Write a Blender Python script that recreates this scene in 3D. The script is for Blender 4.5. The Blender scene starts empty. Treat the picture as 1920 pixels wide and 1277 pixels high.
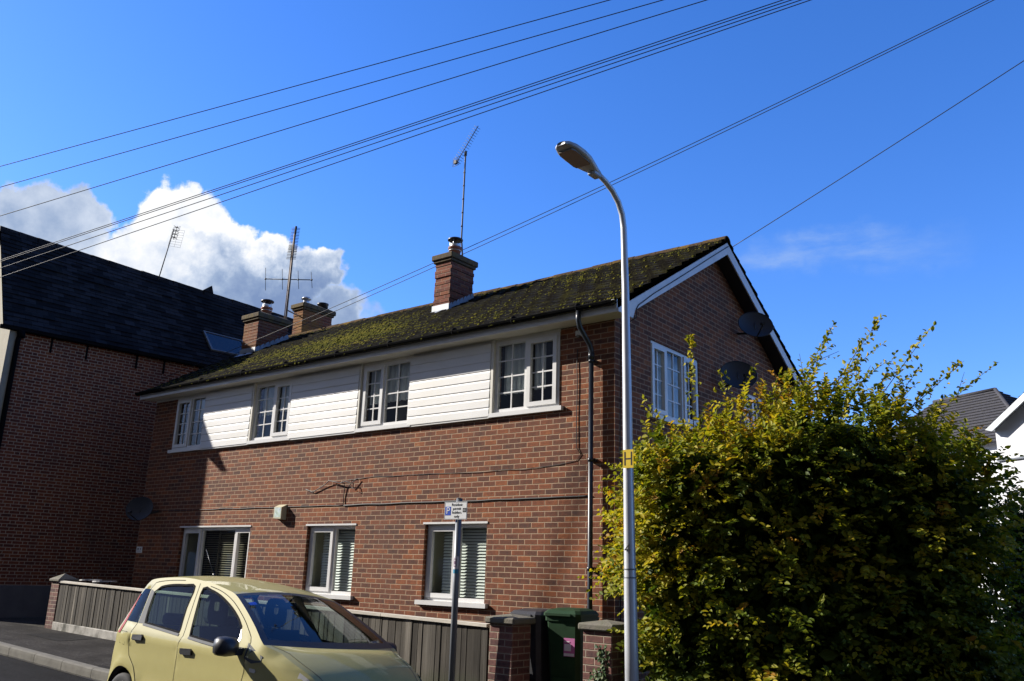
import bpy, math, random
import numpy as np
from mathutils import Vector, Matrix, noise
from mathutils.geometry import delaunay_2d_cdt
R = math.radians
random.seed(7)
rng = np.random.default_rng(11)
scene = bpy.context.scene
COL = scene.collection

# ------------------------------------------------------------------ camera
cam_d = bpy.data.cameras.new('camera')
cam_d.sensor_width = 36.0
cam_d.lens = 36.0 * 1623.2 / 1920.0
cam_d.clip_start = 0.05
cam_d.clip_end = 3000
cam = bpy.data.objects.new('camera', cam_d)
COL.objects.link(cam)
CAMPOS = Vector((6.0444, -9.735, 1.62))
_p, _y, _r = R(15.13045), R(38.84796), R(1.83333)
_f = Vector((-math.sin(_y)*math.cos(_p), math.cos(_y)*math.cos(_p), math.sin(_p)))
_rt = Vector((math.cos(_y), math.sin(_y), 0))
_up = _rt.cross(_f)
_a = _rt*math.cos(_r) + _up*math.sin(_r)
_b = -_rt*math.sin(_r) + _up*math.cos(_r)
_m = Matrix((( _a.x, _b.x, -_f.x, CAMPOS.x), (_a.y, _b.y, -_f.y, CAMPOS.y), (_a.z, _b.z, -_f.z, CAMPOS.z), (0, 0, 0, 1)))
cam.matrix_world = _m
scene.camera = cam

# ------------------------------------------------------------------ light, exposure
SUNDIR = Vector((-2.5, -1.0, 1.40)).normalized()      # towards the sun
sun_d = bpy.data.lights.new('sun', 'SUN')
sun_d.energy = 5.0
sun_d.angle = R(0.5)
sun_d.color = (1.0, 0.935, 0.84)
sun = bpy.data.objects.new('sun', sun_d)
COL.objects.link(sun)
sun.rotation_euler = (-SUNDIR).to_track_quat('-Z', 'Y').to_euler()
scene.view_settings.view_transform = 'Standard'
scene.view_settings.look = 'None'
scene.view_settings.gamma = 1
scene.view_settings.exposure = 0.85


class NT:
    """small helper to write shader graphs"""
    def __init__(self, nt):
        self.nt = nt
        self.n = nt.nodes
        self.l = nt.links

    def node(self, kind, **kw):
        nd = self.n.new(kind)
        for k, v in kw.items():
            setattr(nd, k, v)
        return nd

    def put(self, sock, v):
        if v is None:
            return
        if isinstance(v, bpy.types.NodeSocket):
            self.l.new(v, sock)
        elif isinstance(v, (tuple, list)) and len(v) == 3 and sock.type == 'RGBA':
            sock.default_value = (*v, 1)
        else:
            sock.default_value = v

    def m(self, op, a, b=None, c=None, clamp=False):
        nd = self.node('ShaderNodeMath', operation=op, use_clamp=clamp)
        for i, v in enumerate((a, b, c)):
            self.put(nd.inputs[i], v)
        return nd.outputs[0]

    def vm(self, op, a, b=None, out=0):
        nd = self.node('ShaderNodeVectorMath', operation=op)
        self.put(nd.inputs[0], a)
        if b is not None:
            self.put(nd.inputs[1], b)
        return nd.outputs[out]

    def sep(self, v):
        nd = self.node('ShaderNodeSeparateXYZ')
        self.put(nd.inputs[0], v)
        return nd.outputs

    def comb(self, x, y, z):
        nd = self.node('ShaderNodeCombineXYZ')
        for i, v in enumerate((x, y, z)):
            self.put(nd.inputs[i], v)
        return nd.outputs[0]

    def noise(self, vec, scale, detail=3, rough=.55, out='Fac'):
        nd = self.node('ShaderNodeTexNoise')
        self.put(nd.inputs['Vector'], vec)
        nd.inputs['Scale'].default_value = scale
        nd.inputs['Detail'].default_value = detail
        nd.inputs['Roughness'].default_value = rough
        return nd.outputs[out]

    def ramp(self, fac, stops, interp='LINEAR'):
        nd = self.node('ShaderNodeValToRGB')
        cr = nd.color_ramp
        cr.interpolation = interp
        while len(cr.elements) < len(stops):
            cr.elements.new(0.5)
        for e, (p, c) in zip(cr.elements, stops):
            e.position = p
            e.color = (*c, 1) if len(c) == 3 else c
        self.put(nd.inputs[0], fac)
        return nd.outputs[0]

    def mix(self, fac, a, b, mode='MIX'):
        nd = self.node('ShaderNodeMix', data_type='RGBA', blend_type=mode)
        self.put(nd.inputs[0], fac)
        self.put(nd.inputs[6], a)
        self.put(nd.inputs[7], b)
        return nd.outputs[2]

    def smooth(self, v, lo, hi, a=0.0, b=1.0):
        nd = self.node('ShaderNodeMapRange', interpolation_type='SMOOTHSTEP')
        self.put(nd.inputs[0], v)
        nd.inputs[1].default_value = lo
        nd.inputs[2].default_value = hi
        nd.inputs[3].default_value = a
        nd.inputs[4].default_value = b
        return nd.outputs[0]

    def bump(self, h, strength, dist):
        nd = self.node('ShaderNodeBump')
        nd.inputs['Strength'].default_value = strength
        nd.inputs['Distance'].default_value = dist
        self.put(nd.inputs['Height'], h)
        return nd.outputs[0]

    def coord(self, which='Object'):
        return self.node('ShaderNodeTexCoord').outputs[which]


# ------------------------------------------------------------------ sky
world = bpy.data.worlds.new('World')
scene.world = world
world.use_nodes = True
w = NT(world.node_tree)
bg = world.node_tree.nodes['Background']
sky = w.node('ShaderNodeTexSky', sky_type='NISHITA', sun_disc=False)
sky.sun_elevation = math.asin(SUNDIR.z)
sky.sun_rotation = math.atan2(SUNDIR.x, SUNDIR.y)
sky.air_density = 1.0
sky.dust_density = 0.25
sky.ozone_density = 3.0
SKY_STRENGTH = 0.090
hs = w.node('ShaderNodeHueSaturation')
hs.inputs['Saturation'].default_value = 1.25
w.l.new(sky.outputs[0], hs.inputs['Color'])
hsc = w.mix(1.0, hs.outputs[0], (1.06, 1.15, 1.64), 'MULTIPLY')
gen = w.coord('Generated')
# fair-weather clouds: soft lobes in fixed directions, broken up by noise
nz = w.noise(gen, 9.0, 8, .58, 'Color')
nzc = w.vm('SUBTRACT', nz, (.5, .5, .5))
wob = w.vm('SCALE', nzc, None)
wob.node.inputs['Scale'].default_value = 0.085
nz2 = w.vm('SUBTRACT', w.noise(gen, 30.0, 6, .6, 'Color'), (.5, .5, .5))
wob2 = w.vm('SCALE', nz2, None)
wob2.node.inputs['Scale'].default_value = 0.030
pos = w.vm('ADD', w.vm('ADD', gen, wob), wob2)


def lobes(lst, p):
    acc = None
    for (d, r, amp) in lst:
        dist = w.vm('DISTANCE', p, d, out=1)
        v = w.smooth(dist, r*.35, r, amp, 0.0)
        acc = v if acc is None else w.m('MAXIMUM', acc, v)
    return acc


BIG = [((-.822, .428, .362), .052, 1), ((-.838, .432, .330), .072, 1), ((-.812, .465, .342), .060, 1), ((-.795, .494, .338), .050, 1),
       ((-.779, .529, .322), .052, 1), ((-.761, .561, .312), .048, 1), ((-.742, .582, .322), .036, .9), ((-.815, .480, .300), .085, 1),
       ((-.780, .545, .275), .080, 1), ((-.745, .600, .270), .060, .75), ((-.722, .630, .265), .045, .45), ((-.850, .425, .290), .060, .9)]
LEFT = [((-.882, .322, .336), .050, .95), ((-.866, .355, .340), .040, .75), ((-.895, .318, .300), .075, 1), ((-.874, .362, .312), .050, .85), ((-.858, .39, .295), .05, .8),
        ((-.93, .27, .30), .09, 1)]
m_big = lobes(BIG, pos)
m_left = lobes(LEFT, pos)
fine = w.noise(gen, 38.0, 6, .6)
dens = w.m('ADD', w.m('MAXIMUM', m_big, m_left), w.m('MULTIPLY', w.m('SUBTRACT', fine, .5), .50))
alpha_a = w.smooth(dens, .30, .62)
# thin wisp over the gable
stretch = w.vm('MULTIPLY', pos, (1, 1, 3.2))
wis = None
for d, r, a_ in [((-.345, .872, .347), .075, .45), ((-.31, .885, .350), .10, .5), ((-.27, .90, .349), .10, .45), ((-.22, .914, .343), .09, .25)]:
    dd = w.vm('DISTANCE', stretch, (d[0], d[1], d[2]*3.2), out=1)
    v = w.smooth(dd, 0.0, r, a_, 0.0)
    wis = v if wis is None else w.m('MAXIMUM', wis, v)
wn = w.noise(w.vm('MULTIPLY', gen, (1, 1, 4)), 14, 6, .65)
wisp = w.m('MULTIPLY', w.m('MULTIPLY', wis, 1.25), w.smooth(wn, .18, .85), clamp=True)
# light side of the cloud towards the sun, grey belly away from it
shift = w.vm('ADD', pos, (.018, -.03, -.030))
lit_src = lobes([((d[0], d[1], d[2]), r*1.0, a_) for d, r, a_ in BIG[:7]], w.vm('ADD', pos, (.026, -.034, -.020)))
puff = w.noise(gen, 22, 7, .62)
edge = w.m('SUBTRACT', 1.0, w.m('MULTIPLY', lit_src, .0))
zc = w.sep(pos)
hgt = w.smooth(w.m('ADD', zc[2], w.m('MULTIPLY', w.m('SUBTRACT', puff, .5), .10)), .295, .355)
side = w.smooth(w.m('ADD', zc[1], w.m('MULTIPLY', w.m('SUBTRACT', puff, .5), .16)), .43, .56, 1.0, .0)
left_dim = w.smooth(zc[1], .345, .40, .50, 1.0)
shade = w.m('MULTIPLY', w.m('MAXIMUM', w.m('MULTIPLY', hgt, .95), w.m('MULTIPLY', side, .9)), left_dim, clamp=True)
thin = w.smooth(dens, .45, 1.0, .55, 0.0)
shade = w.m('ADD', w.m('MAXIMUM', shade, thin), w.m('MULTIPLY', w.m('SUBTRACT', w.noise(gen, 30, 7, .6), .5), .75), clamp=True)
cl_col = w.ramp(shade, [(0.0, (.20, .29, .50)), (.35, (.33, .43, .62)), (.68, (.60, .68, .82)), (1.0, (1.02, 1.02, 1.02))])
CLOUD_GAIN = 1.0 / SKY_STRENGTH * .60
cl = w.vm('SCALE', cl_col, None)
cl.node.inputs['Scale'].default_value = CLOUD_GAIN
behind = w.vm('DOT_PRODUCT', gen, (.25, -.96, .05), out=1)  # grey added to the unseen sky behind the camera, whitens the ambient light
bk = w.smooth(w.m('ADD', behind, w.m('MULTIPLY', w.m('SUBTRACT', w.noise(gen, 2.6, 6, .6), .5), .9)), .0, .5, 0, .92)
bcol = w.vm('SCALE', w.comb(.070, .066, .064), None)
bcol.node.inputs['Scale'].default_value = 1/SKY_STRENGTH
hsc = w.mix(bk, hsc, bcol)
skyc = w.mix(alpha_a, hsc, cl)
wcol = w.vm('SCALE', w.comb(.42, .56, .80), None)
wcol.node.inputs['Scale'].default_value = CLOUD_GAIN
skyc = w.mix(wisp, skyc, wcol)
w.l.new(skyc, bg.inputs[0])
bg.inputs[1].default_value = SKY_STRENGTH

# ------------------------------------------------------------------ mesh helpers
MW = {}


def _mat_of(parent):
    return MW.get(parent.name, Matrix.Identity(4)) if parent else Matrix.Identity(4)


class MB:
    def __init__(self):
        self.v, self.f, self.mi, self.sm = [], [], [], []

    def add(self, vs, fs, mi=0, sm=False):
        o = len(self.v)
        self.v += [tuple(p) for p in vs]
        for f in fs:
            self.f.append(tuple(i+o for i in f))
            self.mi.append(mi)
            self.sm.append(sm)
        return self

    def box(self, x0, x1, y0, y1, z0, z1, mi=0):
        vs = [(x, y, z) for z in (z0, z1) for y in (y0, y1) for x in (x0, x1)]
        return self.add(vs, [(0, 2, 3, 1), (4, 5, 7, 6), (0, 1, 5, 4), (2, 6, 7, 3), (0, 4, 6, 2), (1, 3, 7, 5)], mi)

    def bbox(self, x0, x1, y0, y1, z0, z1, c=.006, mi=0):
        """box with chamfered edges"""
        xs, ys, zs = (x0, x1), (y0, y1), (z0, z1)
        vs, idx = [], {}
        for i in (0, 1):
            for j in (0, 1):
                for k in (0, 1):
                    dx, dy, dz = (c, -c)[i], (c, -c)[j], (c, -c)[k]
                    for a_, p in enumerate(((xs[i], ys[j]+dy, zs[k]+dz), (xs[i]+dx, ys[j], zs[k]+dz), (xs[i]+dx, ys[j]+dy, zs[k]))):
                        idx[i, j, k, a_] = len(vs)
                        vs.append(p)
        fs = []
        for i in (0, 1):
            fs.append([idx[i, 0, 0, 0], idx[i, 1, 0, 0], idx[i, 1, 1, 0], idx[i, 0, 1, 0]])
            fs.append([idx[0, i, 0, 1], idx[1, i, 0, 1], idx[1, i, 1, 1], idx[0, i, 1, 1]])
            fs.append([idx[0, 0, i, 2], idx[1, 0, i, 2], idx[1, 1, i, 2], idx[0, 1, i, 2]])
        for i in (0, 1):
            for j in (0, 1):
                fs.append([idx[i, j, 0, 0], idx[i, j, 1, 0], idx[i, j, 1, 1], idx[i, j, 0, 1]])
                fs.append([idx[i, 0, j, 0], idx[i, 1, j, 0], idx[i, 1, j, 2], idx[i, 0, j, 2]])
                fs.append([idx[0, i, j, 1], idx[1, i, j, 1], idx[1, i, j, 2], idx[0, i, j, 2]])
                for k in (0, 1):
                    fs.append([idx[i, j, k, 0], idx[i, j, k, 1], idx[i, j, k, 2]])
        ctr = Vector(((x0+x1)/2, (y0+y1)/2, (z0+z1)/2))
        out = []
        for f in fs:
            p = [Vector(vs[q]) for q in f]
            n = (p[1]-p[0]).cross(p[2]-p[0])
            out.append(f if n.dot(sum(p, Vector())/len(p)-ctr) > 0 else f[::-1])
        return self.add(vs, out, mi)

    def quad(self, a, b, c, d, mi=0):
        return self.add([a, b, c, d], [(0, 1, 2, 3)], mi)

    def tube(self, path, r, n=10, mi=0, cap=True, sm=True):
        path = [Vector(p) for p in path]
        rs = r if isinstance(r, (list, tuple)) else [r]*len(path)
        vs, fs = [], []
        prev = None
        for i, p in enumerate(path):
            t = (path[min(i+1, len(path)-1)] - path[max(i-1, 0)]).normalized()
            if prev is None:
                h = Vector((0, 0, 1)) if abs(t.z) < .9 else Vector((1, 0, 0))
                u = t.cross(h).normalized()
            else:
                u = (prev - t*prev.dot(t)).normalized()
            prev = u
            w_ = t.cross(u)
            for k in range(n):
                a_ = 2*math.pi*k/n
                vs.append(p + (u*math.cos(a_) + w_*math.sin(a_))*rs[i])
        for i in range(len(path)-1):
            for k in range(n):
                fs.append((i*n+k, i*n+(k+1) % n, (i+1)*n+(k+1) % n, (i+1)*n+k))
        self.add(vs, fs, mi, sm)
        if cap:
            o = len(self.v)-len(vs)
            for ring, flip in ((0, True), (len(path)-1, False)):
                ids = [o+ring*n+k for k in range(n)]
                self.f.append(tuple(ids[::-1] if flip else ids))
                self.mi.append(mi)
                self.sm.append(False)
        return self

    def lathe(self, c, prof, n=20, mi=0, axis='z', sm=True):
        """prof: list of (radius, height) along axis from c"""
        c = Vector(c)
        vs, fs = [], []
        for (r, h) in prof:
            for k in range(n):
                a_ = 2*math.pi*k/n
                x, y = r*math.cos(a_), r*math.sin(a_)
                vs.append(c + (Vector((x, y, h)) if axis == 'z' else Vector((x, -h, y)) if axis == 'y' else Vector((h, x, y))))
        for i in range(len(prof)-1):
            for k in range(n):
                fs.append((i*n+k, i*n+(k+1) % n, (i+1)*n+(k+1) % n, (i+1)*n+k))
        return self.add(vs, fs, mi, sm)

    def prism(self, poly, off, mi=0):
        """closed polygon (3D points) swept by vector off"""
        n = len(poly)
        off = Vector(off)
        vs = [Vector(p) for p in poly] + [Vector(p)+off for p in poly]
        fs = [tuple(range(n))[::-1], tuple(range(n, 2*n))]
        fs += [(i, (i+1) % n, n+(i+1) % n, n+i) for i in range(n)]
        return self.add(vs, fs, mi)

    def build(self, name, mats, parent=None, local=False, smooth_angle=None):
        me = bpy.data.meshes.new(name)
        M = _mat_of(parent)
        vs = self.v
        if not local and parent is not None:
            inv = M.inverted()
            vs = [tuple(inv @ Vector(p)) for p in vs]
        me.from_pydata(vs, [], self.f)
        mats = mats if isinstance(mats, (list, tuple)) else [mats]
        for m_ in mats:
            me.materials.append(m_)
        me.polygons.foreach_set('material_index', self.mi)
        me.polygons.foreach_set('use_smooth', self.sm)
        me.validate()
        me.update()
        o = bpy.data.objects.new(name, me)
        COL.objects.link(o)
        if parent is not None:
            o.parent = parent
        MW[o.name] = M
        return o


def thing(name, label, cat, loc=(0, 0, 0), rz=0.0, group=None, rot=None):
    o = bpy.data.objects.new(name, None)
    COL.objects.link(o)
    o.empty_display_size = .2
    o.location = loc
    o.rotation_euler = rot or (0, 0, rz)
    MW[o.name] = Matrix.Translation(Vector(loc)) @ o.rotation_euler.to_matrix().to_4x4()
    return tag(o, label, cat, group)


def tag(o, label, cat, group=None):
    o['label'] = label
    o['category'] = cat
    if group:
        o['group'] = group
    return o


def struct(o, kind='structure'):
    o['kind'] = kind
    return o


def text_mesh(name, body, size, mat, parent, M, align='CENTER', spacing=1.0, extrude=.0006, line=1.0):
    cu = bpy.data.curves.new(name, 'FONT')
    cu.body = body
    cu.size = size
    cu.align_x = align
    cu.align_y = 'CENTER'
    cu.extrude = extrude
    cu.space_character = spacing
    cu.space_line = line
    t = bpy.data.objects.new(name + '_tmp', cu)
    COL.objects.link(t)
    dg = bpy.context.evaluated_depsgraph_get()
    me = bpy.data.meshes.new_from_object(t.evaluated_get(dg))
    bpy.data.objects.remove(t)
    me.transform(_mat_of(parent).inverted() @ M)
    me.materials.clear()
    me.materials.append(mat)
    o = bpy.data.objects.new(name, me)
    COL.objects.link(o)
    o.parent = parent
    MW[o.name] = _mat_of(parent)
    return o


# ------------------------------------------------------------------ materials
def new_mat(name):
    m_ = bpy.data.materials.new(name)
    m_.use_nodes = True
    k = NT(m_.node_tree)
    bs = m_.node_tree.nodes['Principled BSDF']
    return m_, k, bs


def plain(name, col, rough=.6, metal=0.0, var=.18, scale=6.0, bump=0.0, bscale=40.0, spec=.5, stretch=(1, 1, 1), dirt=None, dirt_amt=.0, dscale=2.5, coat=0.0):
    m_, k, bs = new_mat(name)
    co = k.vm('MULTIPLY', k.coord(), stretch)
    n1 = k.noise(co, scale, 5, .6)
    lo = tuple(c*(1-var) for c in col)
    hi = tuple(min(1, c*(1+var)) for c in col)
    c = k.ramp(n1, [(.25, lo), (.75, hi)])
    if dirt:
        n2 = k.noise(co, dscale, 6, .65)
        c = k.mix(k.smooth(n2, .5-.1, .72, 0, dirt_amt), c, dirt)
    k.put(bs.inputs['Base Color'], c)
    bs.inputs['Roughness'].default_value = rough
    bs.inputs['Metallic'].default_value = metal
    bs.inputs['Specular IOR Level'].default_value = spec
    bs.inputs['Coat Weight'].default_value = coat
    if bump:
        k.put(bs.inputs['Normal'], k.bump(k.noise(co, bscale, 4, .6), bump, .01))
    return m_


def brick(name, stops, mortar, flemish=False, L=.225, H=.075, joint=.011, stain=None, stain_amt=.3, heart_amt=.80):
    m_, k, bs = new_mat(name)
    co = k.coord()
    s = k.sep(co)
    u = k.m('ADD', s[0], s[1])
    v = s[2]
    wn = k.noise(k.vm('MULTIPLY', co, (1, 1, 1)), 17, 3, .6, 'Color')
    ws = k.sep(wn)
    u = k.m('ADD', u, k.m('MULTIPLY', k.m('SUBTRACT', ws[0], .5), .012))
    v = k.m('ADD', v, k.m('MULTIPLY', k.m('SUBTRACT', ws[1], .5), .007))
    if flemish:
        L = L*1.5
    vr = k.m('DIVIDE', v, H)
    row = k.m('FLOOR', vr)
    fv = k.m('FRACT', vr)
    par = k.m('MODULO', k.m('ABSOLUTE', row), 2)
    uo = k.m('ADD', k.m('DIVIDE', u, L), k.m('MULTIPLY', par, .5))
    fu = k.m('FRACT', uo)
    iu = k.m('FLOOR', uo)
    du = k.m('MULTIPLY', k.m('MINIMUM', fu, k.m('SUBTRACT', 1, fu)), L)
    if flemish:
        d2 = k.m('MULTIPLY', k.m('ABSOLUTE', k.m('SUBTRACT', fu, .6667)), L)
        du = k.m('MINIMUM', du, d2)
        iu = k.m('ADD', k.m('MULTIPLY', iu, 2), k.m('GREATER_THAN', fu, .6667))
    dv = k.m('MULTIPLY', k.m('MINIMUM', fv, k.m('SUBTRACT', 1, fv)), H)
    d = k.m('MINIMUM', du, dv)
    mask = k.smooth(d, joint/2-.003, joint/2+.0025)
    wn2 = k.node('ShaderNodeTexWhiteNoise', noise_dimensions='2D')
    k.put(wn2.inputs['Vector'], k.comb(iu, row, 0))
    rnd = wn2.outputs['Value']
    big = k.noise(co, .9, 4, .6)
    mott = k.noise(k.vm('ADD', co, k.comb(k.m('MULTIPLY', rnd, 9.0), 0, 0)), 9.5, 4, .62)
    rnd2 = k.m('ADD', k.m('ADD', k.m('MULTIPLY', rnd, .55), k.m('MULTIPLY', k.m('SUBTRACT', mott, .5), .85)), k.m('ADD', k.m('MULTIPLY', big, .22), .13), clamp=True)
    bc = k.ramp(rnd2, stops)
    # uneven burning inside one brick
    inn = k.noise(co, 30, 5, .7)
    bc = k.mix(1.0, bc, k.ramp(inn, [(.25, (.66, .66, .68)), (.5, (1, 1, 1)), (.78, (1.28, 1.22, 1.15))]), 'MULTIPLY')
    heart = k.smooth(d, .008, .030, 1.0, heart_amt)
    bc = k.mix(1.0, bc, k.comb(heart, heart, k.m('ADD', k.m('MULTIPLY', heart, .8), .2)), 'MULTIPLY')
    mo = k.mix(k.noise(co, 9, 4, .6), tuple(c*.72 for c in mortar), tuple(min(1, c*1.22) for c in mortar))
    c = k.mix(mask, mo, bc)
    if stain:
        st = k.noise(k.vm('MULTIPLY', co, (1, 1, .55)), 1.3, 6, .62)
        c = k.mix(k.smooth(st, .48, .75, 0, stain_amt), c, stain)
    k.put(bs.inputs['Base Color'], c)
    bs.inputs['Roughness'].default_value = .88
    bs.inputs['Specular IOR Level'].default_value = .25
    h = k.m('ADD', mask, k.m('MULTIPLY', inn, .45))
    k.put(bs.inputs['Normal'], k.bump(h, .65, .008))
    return m_


def glass_mat(name, tint=(.82, .86, .86), ior=1.5, alpha=.0, boost=1.0):
    m_ = bpy.data.materials.new(name)
    m_.use_nodes = True
    k = NT(m_.node_tree)
    k.n.clear()
    out = k.node('ShaderNodeOutputMaterial')
    tr = k.node('ShaderNodeBsdfTransparent')
    tr.inputs[0].default_value = (*tint, 1)
    gl = k.node('ShaderNodeBsdfGlossy')
    gl.inputs['Roughness'].default_value = .012
    gl.inputs['Color'].default_value = (.95, .97, 1, 1)
    wv = k.noise(k.coord(), 1.7, 2, .5)
    k.put(gl.inputs['Normal'], k.bump(wv, .05, .05))
    lw = k.node('ShaderNodeLayerWeight')
    lw.inputs['Blend'].default_value = .5
    fr = k.m('ADD', .043, k.m('MULTIPLY', .957, k.m('POWER', lw.outputs['Facing'], 5.0)))
    mx = k.node('ShaderNodeMixShader')
    k.put(mx.inputs[0], k.m('MULTIPLY', fr, boost, clamp=True))
    k.l.new(tr.outputs[0], mx.inputs[1])
    k.l.new(gl.outputs[0], mx.inputs[2])
    k.l.new(mx.outputs[0], out.inputs[0])
    return m_


M = {}
M['brick'] = brick('house_brick', [(0, (.066, .039, .032)), (.20, (.105, .049, .034)), (.42, (.163, .063, .036)), (.64, (.220, .076, .036)), (.84, (.295, .099, .038)), (1, (.39, .195, .09))],
                   (.36, .26, .175), stain=(.10, .07, .06), stain_amt=.25)
M['oldbrick'] = brick('old_red_brick', [(0, (.060, .036, .030)), (.22, (.135, .042, .020)), (.55, (.225, .060, .024)), (.8, (.28, .084, .028)), (1, (.31, .13, .042))],
                      (.43, .325, .225), flemish=True, stain=(.06, .05, .05), stain_amt=.35, L=.215, H=.0715, joint=.0145)
M['chimbrick'] = brick('chimney_brick', [(0, (.07, .033, .028)), (.3, (.17, .060, .040)), (.6, (.24, .080, .048)), (.85, (.30, .110, .052)), (1, (.34, .17, .06))],
                       (.20, .16, .12), stain=(.24, .125, .025), stain_amt=.75)
M['gatebrick'] = brick('pillar_brick', [(0, (.07, .045, .045)), (.4, (.16, .075, .062)), (.75, (.21, .10, .08)), (1, (.27, .14, .11))], (.30, .25, .19), stain=(.07, .06, .05), stain_amt=.4)
M['white'] = plain('white_plastic', (.68, .68, .675), .35, var=.04, dirt=(.52, .50, .44), dirt_amt=.25)
M['clad'] = plain('white_cladding', (.655, .655, .65), .42, var=.05, scale=3, dirt=(.55, .52, .42), dirt_amt=.35, stretch=(.4, 1, 1.4))
M['soffit'] = plain('cream_soffit', (.62, .60, .53), .5, var=.06, dirt=(.42, .38, .30), dirt_amt=.3)
M['fascia'] = plain('white_fascia', (.66, .66, .66), .4, var=.05, dirt=(.45, .44, .40), dirt_amt=.4, stretch=(.5, 1, 2))
M['black_pl'] = plain('black_plastic', (.018, .019, .022), .38, var=.2)
M['gutter'] = plain('black_gutter', (.008, .008, .009), .85, var=.3, spec=.02, dirt=(.02, .02, .016), dirt_amt=.3)
M['pipe'] = plain('dark_grey_pipe', (.018, .024, .034), .35, var=.2)
M['lead'] = plain('lead_flashing', (.34, .37, .40), .5, metal=.3, var=.2, dirt=(.20, .20, .17), dirt_amt=.5)
M['mortar'] = plain('mossy_concrete', (.085, .065, .045), .95, var=.4, scale=12, bump=.8, dirt=(.15, .11, .025), dirt_amt=.7, dscale=6)
M['capstone'] = plain('pillar_cap_stone', (.17, .155, .125), .95, var=.3, scale=10, bump=.6, dirt=(.07, .075, .04), dirt_amt=.7, dscale=5)
M['terra'] = plain('terracotta_pot', (.27, .10, .062), .75, var=.3, dirt=(.10, .08, .06), dirt_amt=.6)
M['steel'] = plain('galvanised_steel', (.55, .57, .59), .42, metal=.65, var=.12)
M['lamp'] = plain('lamp_paint', (.55, .57, .60), .38, metal=.35, var=.07, dirt=(.36, .37, .36), dirt_amt=.35)
M['lamphead'] = plain('lamp_head_paint', (.40, .41, .42), .45, metal=.2, var=.08)
M['lens'] = plain('lamp_lens', (.16, .15, .13), .18, var=.2)
M['alu'] = plain('aerial_metal', (.10, .10, .10), .6, metal=.2, var=.2, spec=.3)
M['rust'] = plain('weathered_pole', (.20, .155, .12), .65, metal=.3, var=.4, scale=14)
M['dish'] = plain('dark_mesh_dish', (.022, .026, .036), .5, var=.2)
M['cable'] = plain('black_cable', (.014, .013, .013), .6, var=.2)
M['wire'] = plain('overhead_wire', (.016, .018, .024), .55, var=.1)
M['greypost'] = plain('grey_post_paint', (.135, .15, .17), .4, metal=.1, var=.1, dirt=(.25, .25, .25), dirt_amt=.3)
M['signwhite'] = plain('sign_white', (.74, .75, .75), .4, var=.05)
M['signblue'] = plain('sign_blue', (.015, .07, .47), .4, var=.03)
M['signblack'] = plain('sign_black', (.02, .02, .022), .45, var=.05)
M['yellow'] = plain('sign_yellow', (.72, .52, .04), .4, var=.1)
M['teal'] = plain('sticker_teal', (.02, .22, .36), .5, var=.1)
M['purple'] = plain('sticker_purple', (.20, .10, .19), .5, var=.1)
M['stickwhite'] = plain('sticker_white', (.66, .63, .66), .5, var=.1)
M['cream'] = plain('cream_render', (.31, .285, .215), .9, var=.10, scale=2, bump=.3, dirt=(.35, .32, .25), dirt_amt=.4)
M['grey_render'] = plain('grey_render', (.12, .115, .11), .92, var=.2, scale=3, bump=.3)
M['whitewall'] = plain('white_render', (.60, .61, .63), .85, var=.04, bump=.2, dirt=(.6, .6, .58), dirt_amt=.3)
M['concrete'] = plain('kerb_concrete', (.18, .172, .15), .95, spec=.08, var=.28, scale=5, bump=.5, dirt=(.14, .135, .12), dirt_amt=.6)
M['gravelboard'] = plain('concrete_gravel_board', (.42, .40, .36), .95, var=.2, scale=5, bump=.5, dirt=(.055, .055, .04), dirt_amt=.95, dscale=3.2)
M['curtain'] = plain('net_curtain', (.74, .77, .78), .8, var=.12, scale=20, stretch=(4, 1, .3))
M['blind'] = plain('blind_slat', (.72, .74, .68), .5, var=.05)
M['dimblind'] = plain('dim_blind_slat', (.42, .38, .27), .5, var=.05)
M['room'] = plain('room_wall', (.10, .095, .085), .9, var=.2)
M['reveal'] = plain('cream_reveal', (.50, .47, .32), .8, var=.05)
M['glass'] = glass_mat('window_glass', (.80, .84, .83), boost=1.0)
M['bin_black'] = plain('black_bin_plastic', (.022, .023, .028), .5, var=.25, dirt=(.10, .10, .10), dirt_amt=.25)
M['bin_green'] = plain('green_bin_plastic', (.013, .042, .016), .6, var=.25, spec=.2, dirt=(.03, .045, .025), dirt_amt=.25)
M['pink'] = plain('pink_sticker', (.44, .12, .30), .6, var=.05)
M['wood_bark'] = plain('bark', (.075, .055, .04), .95, var=.4, scale=14, bump=.8, stretch=(3, 3, .5))
M['polewood'] = plain('pole_timber', (.10, .075, .05), .9, var=.3, scale=10, stretch=(3, 3, .3))


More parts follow.
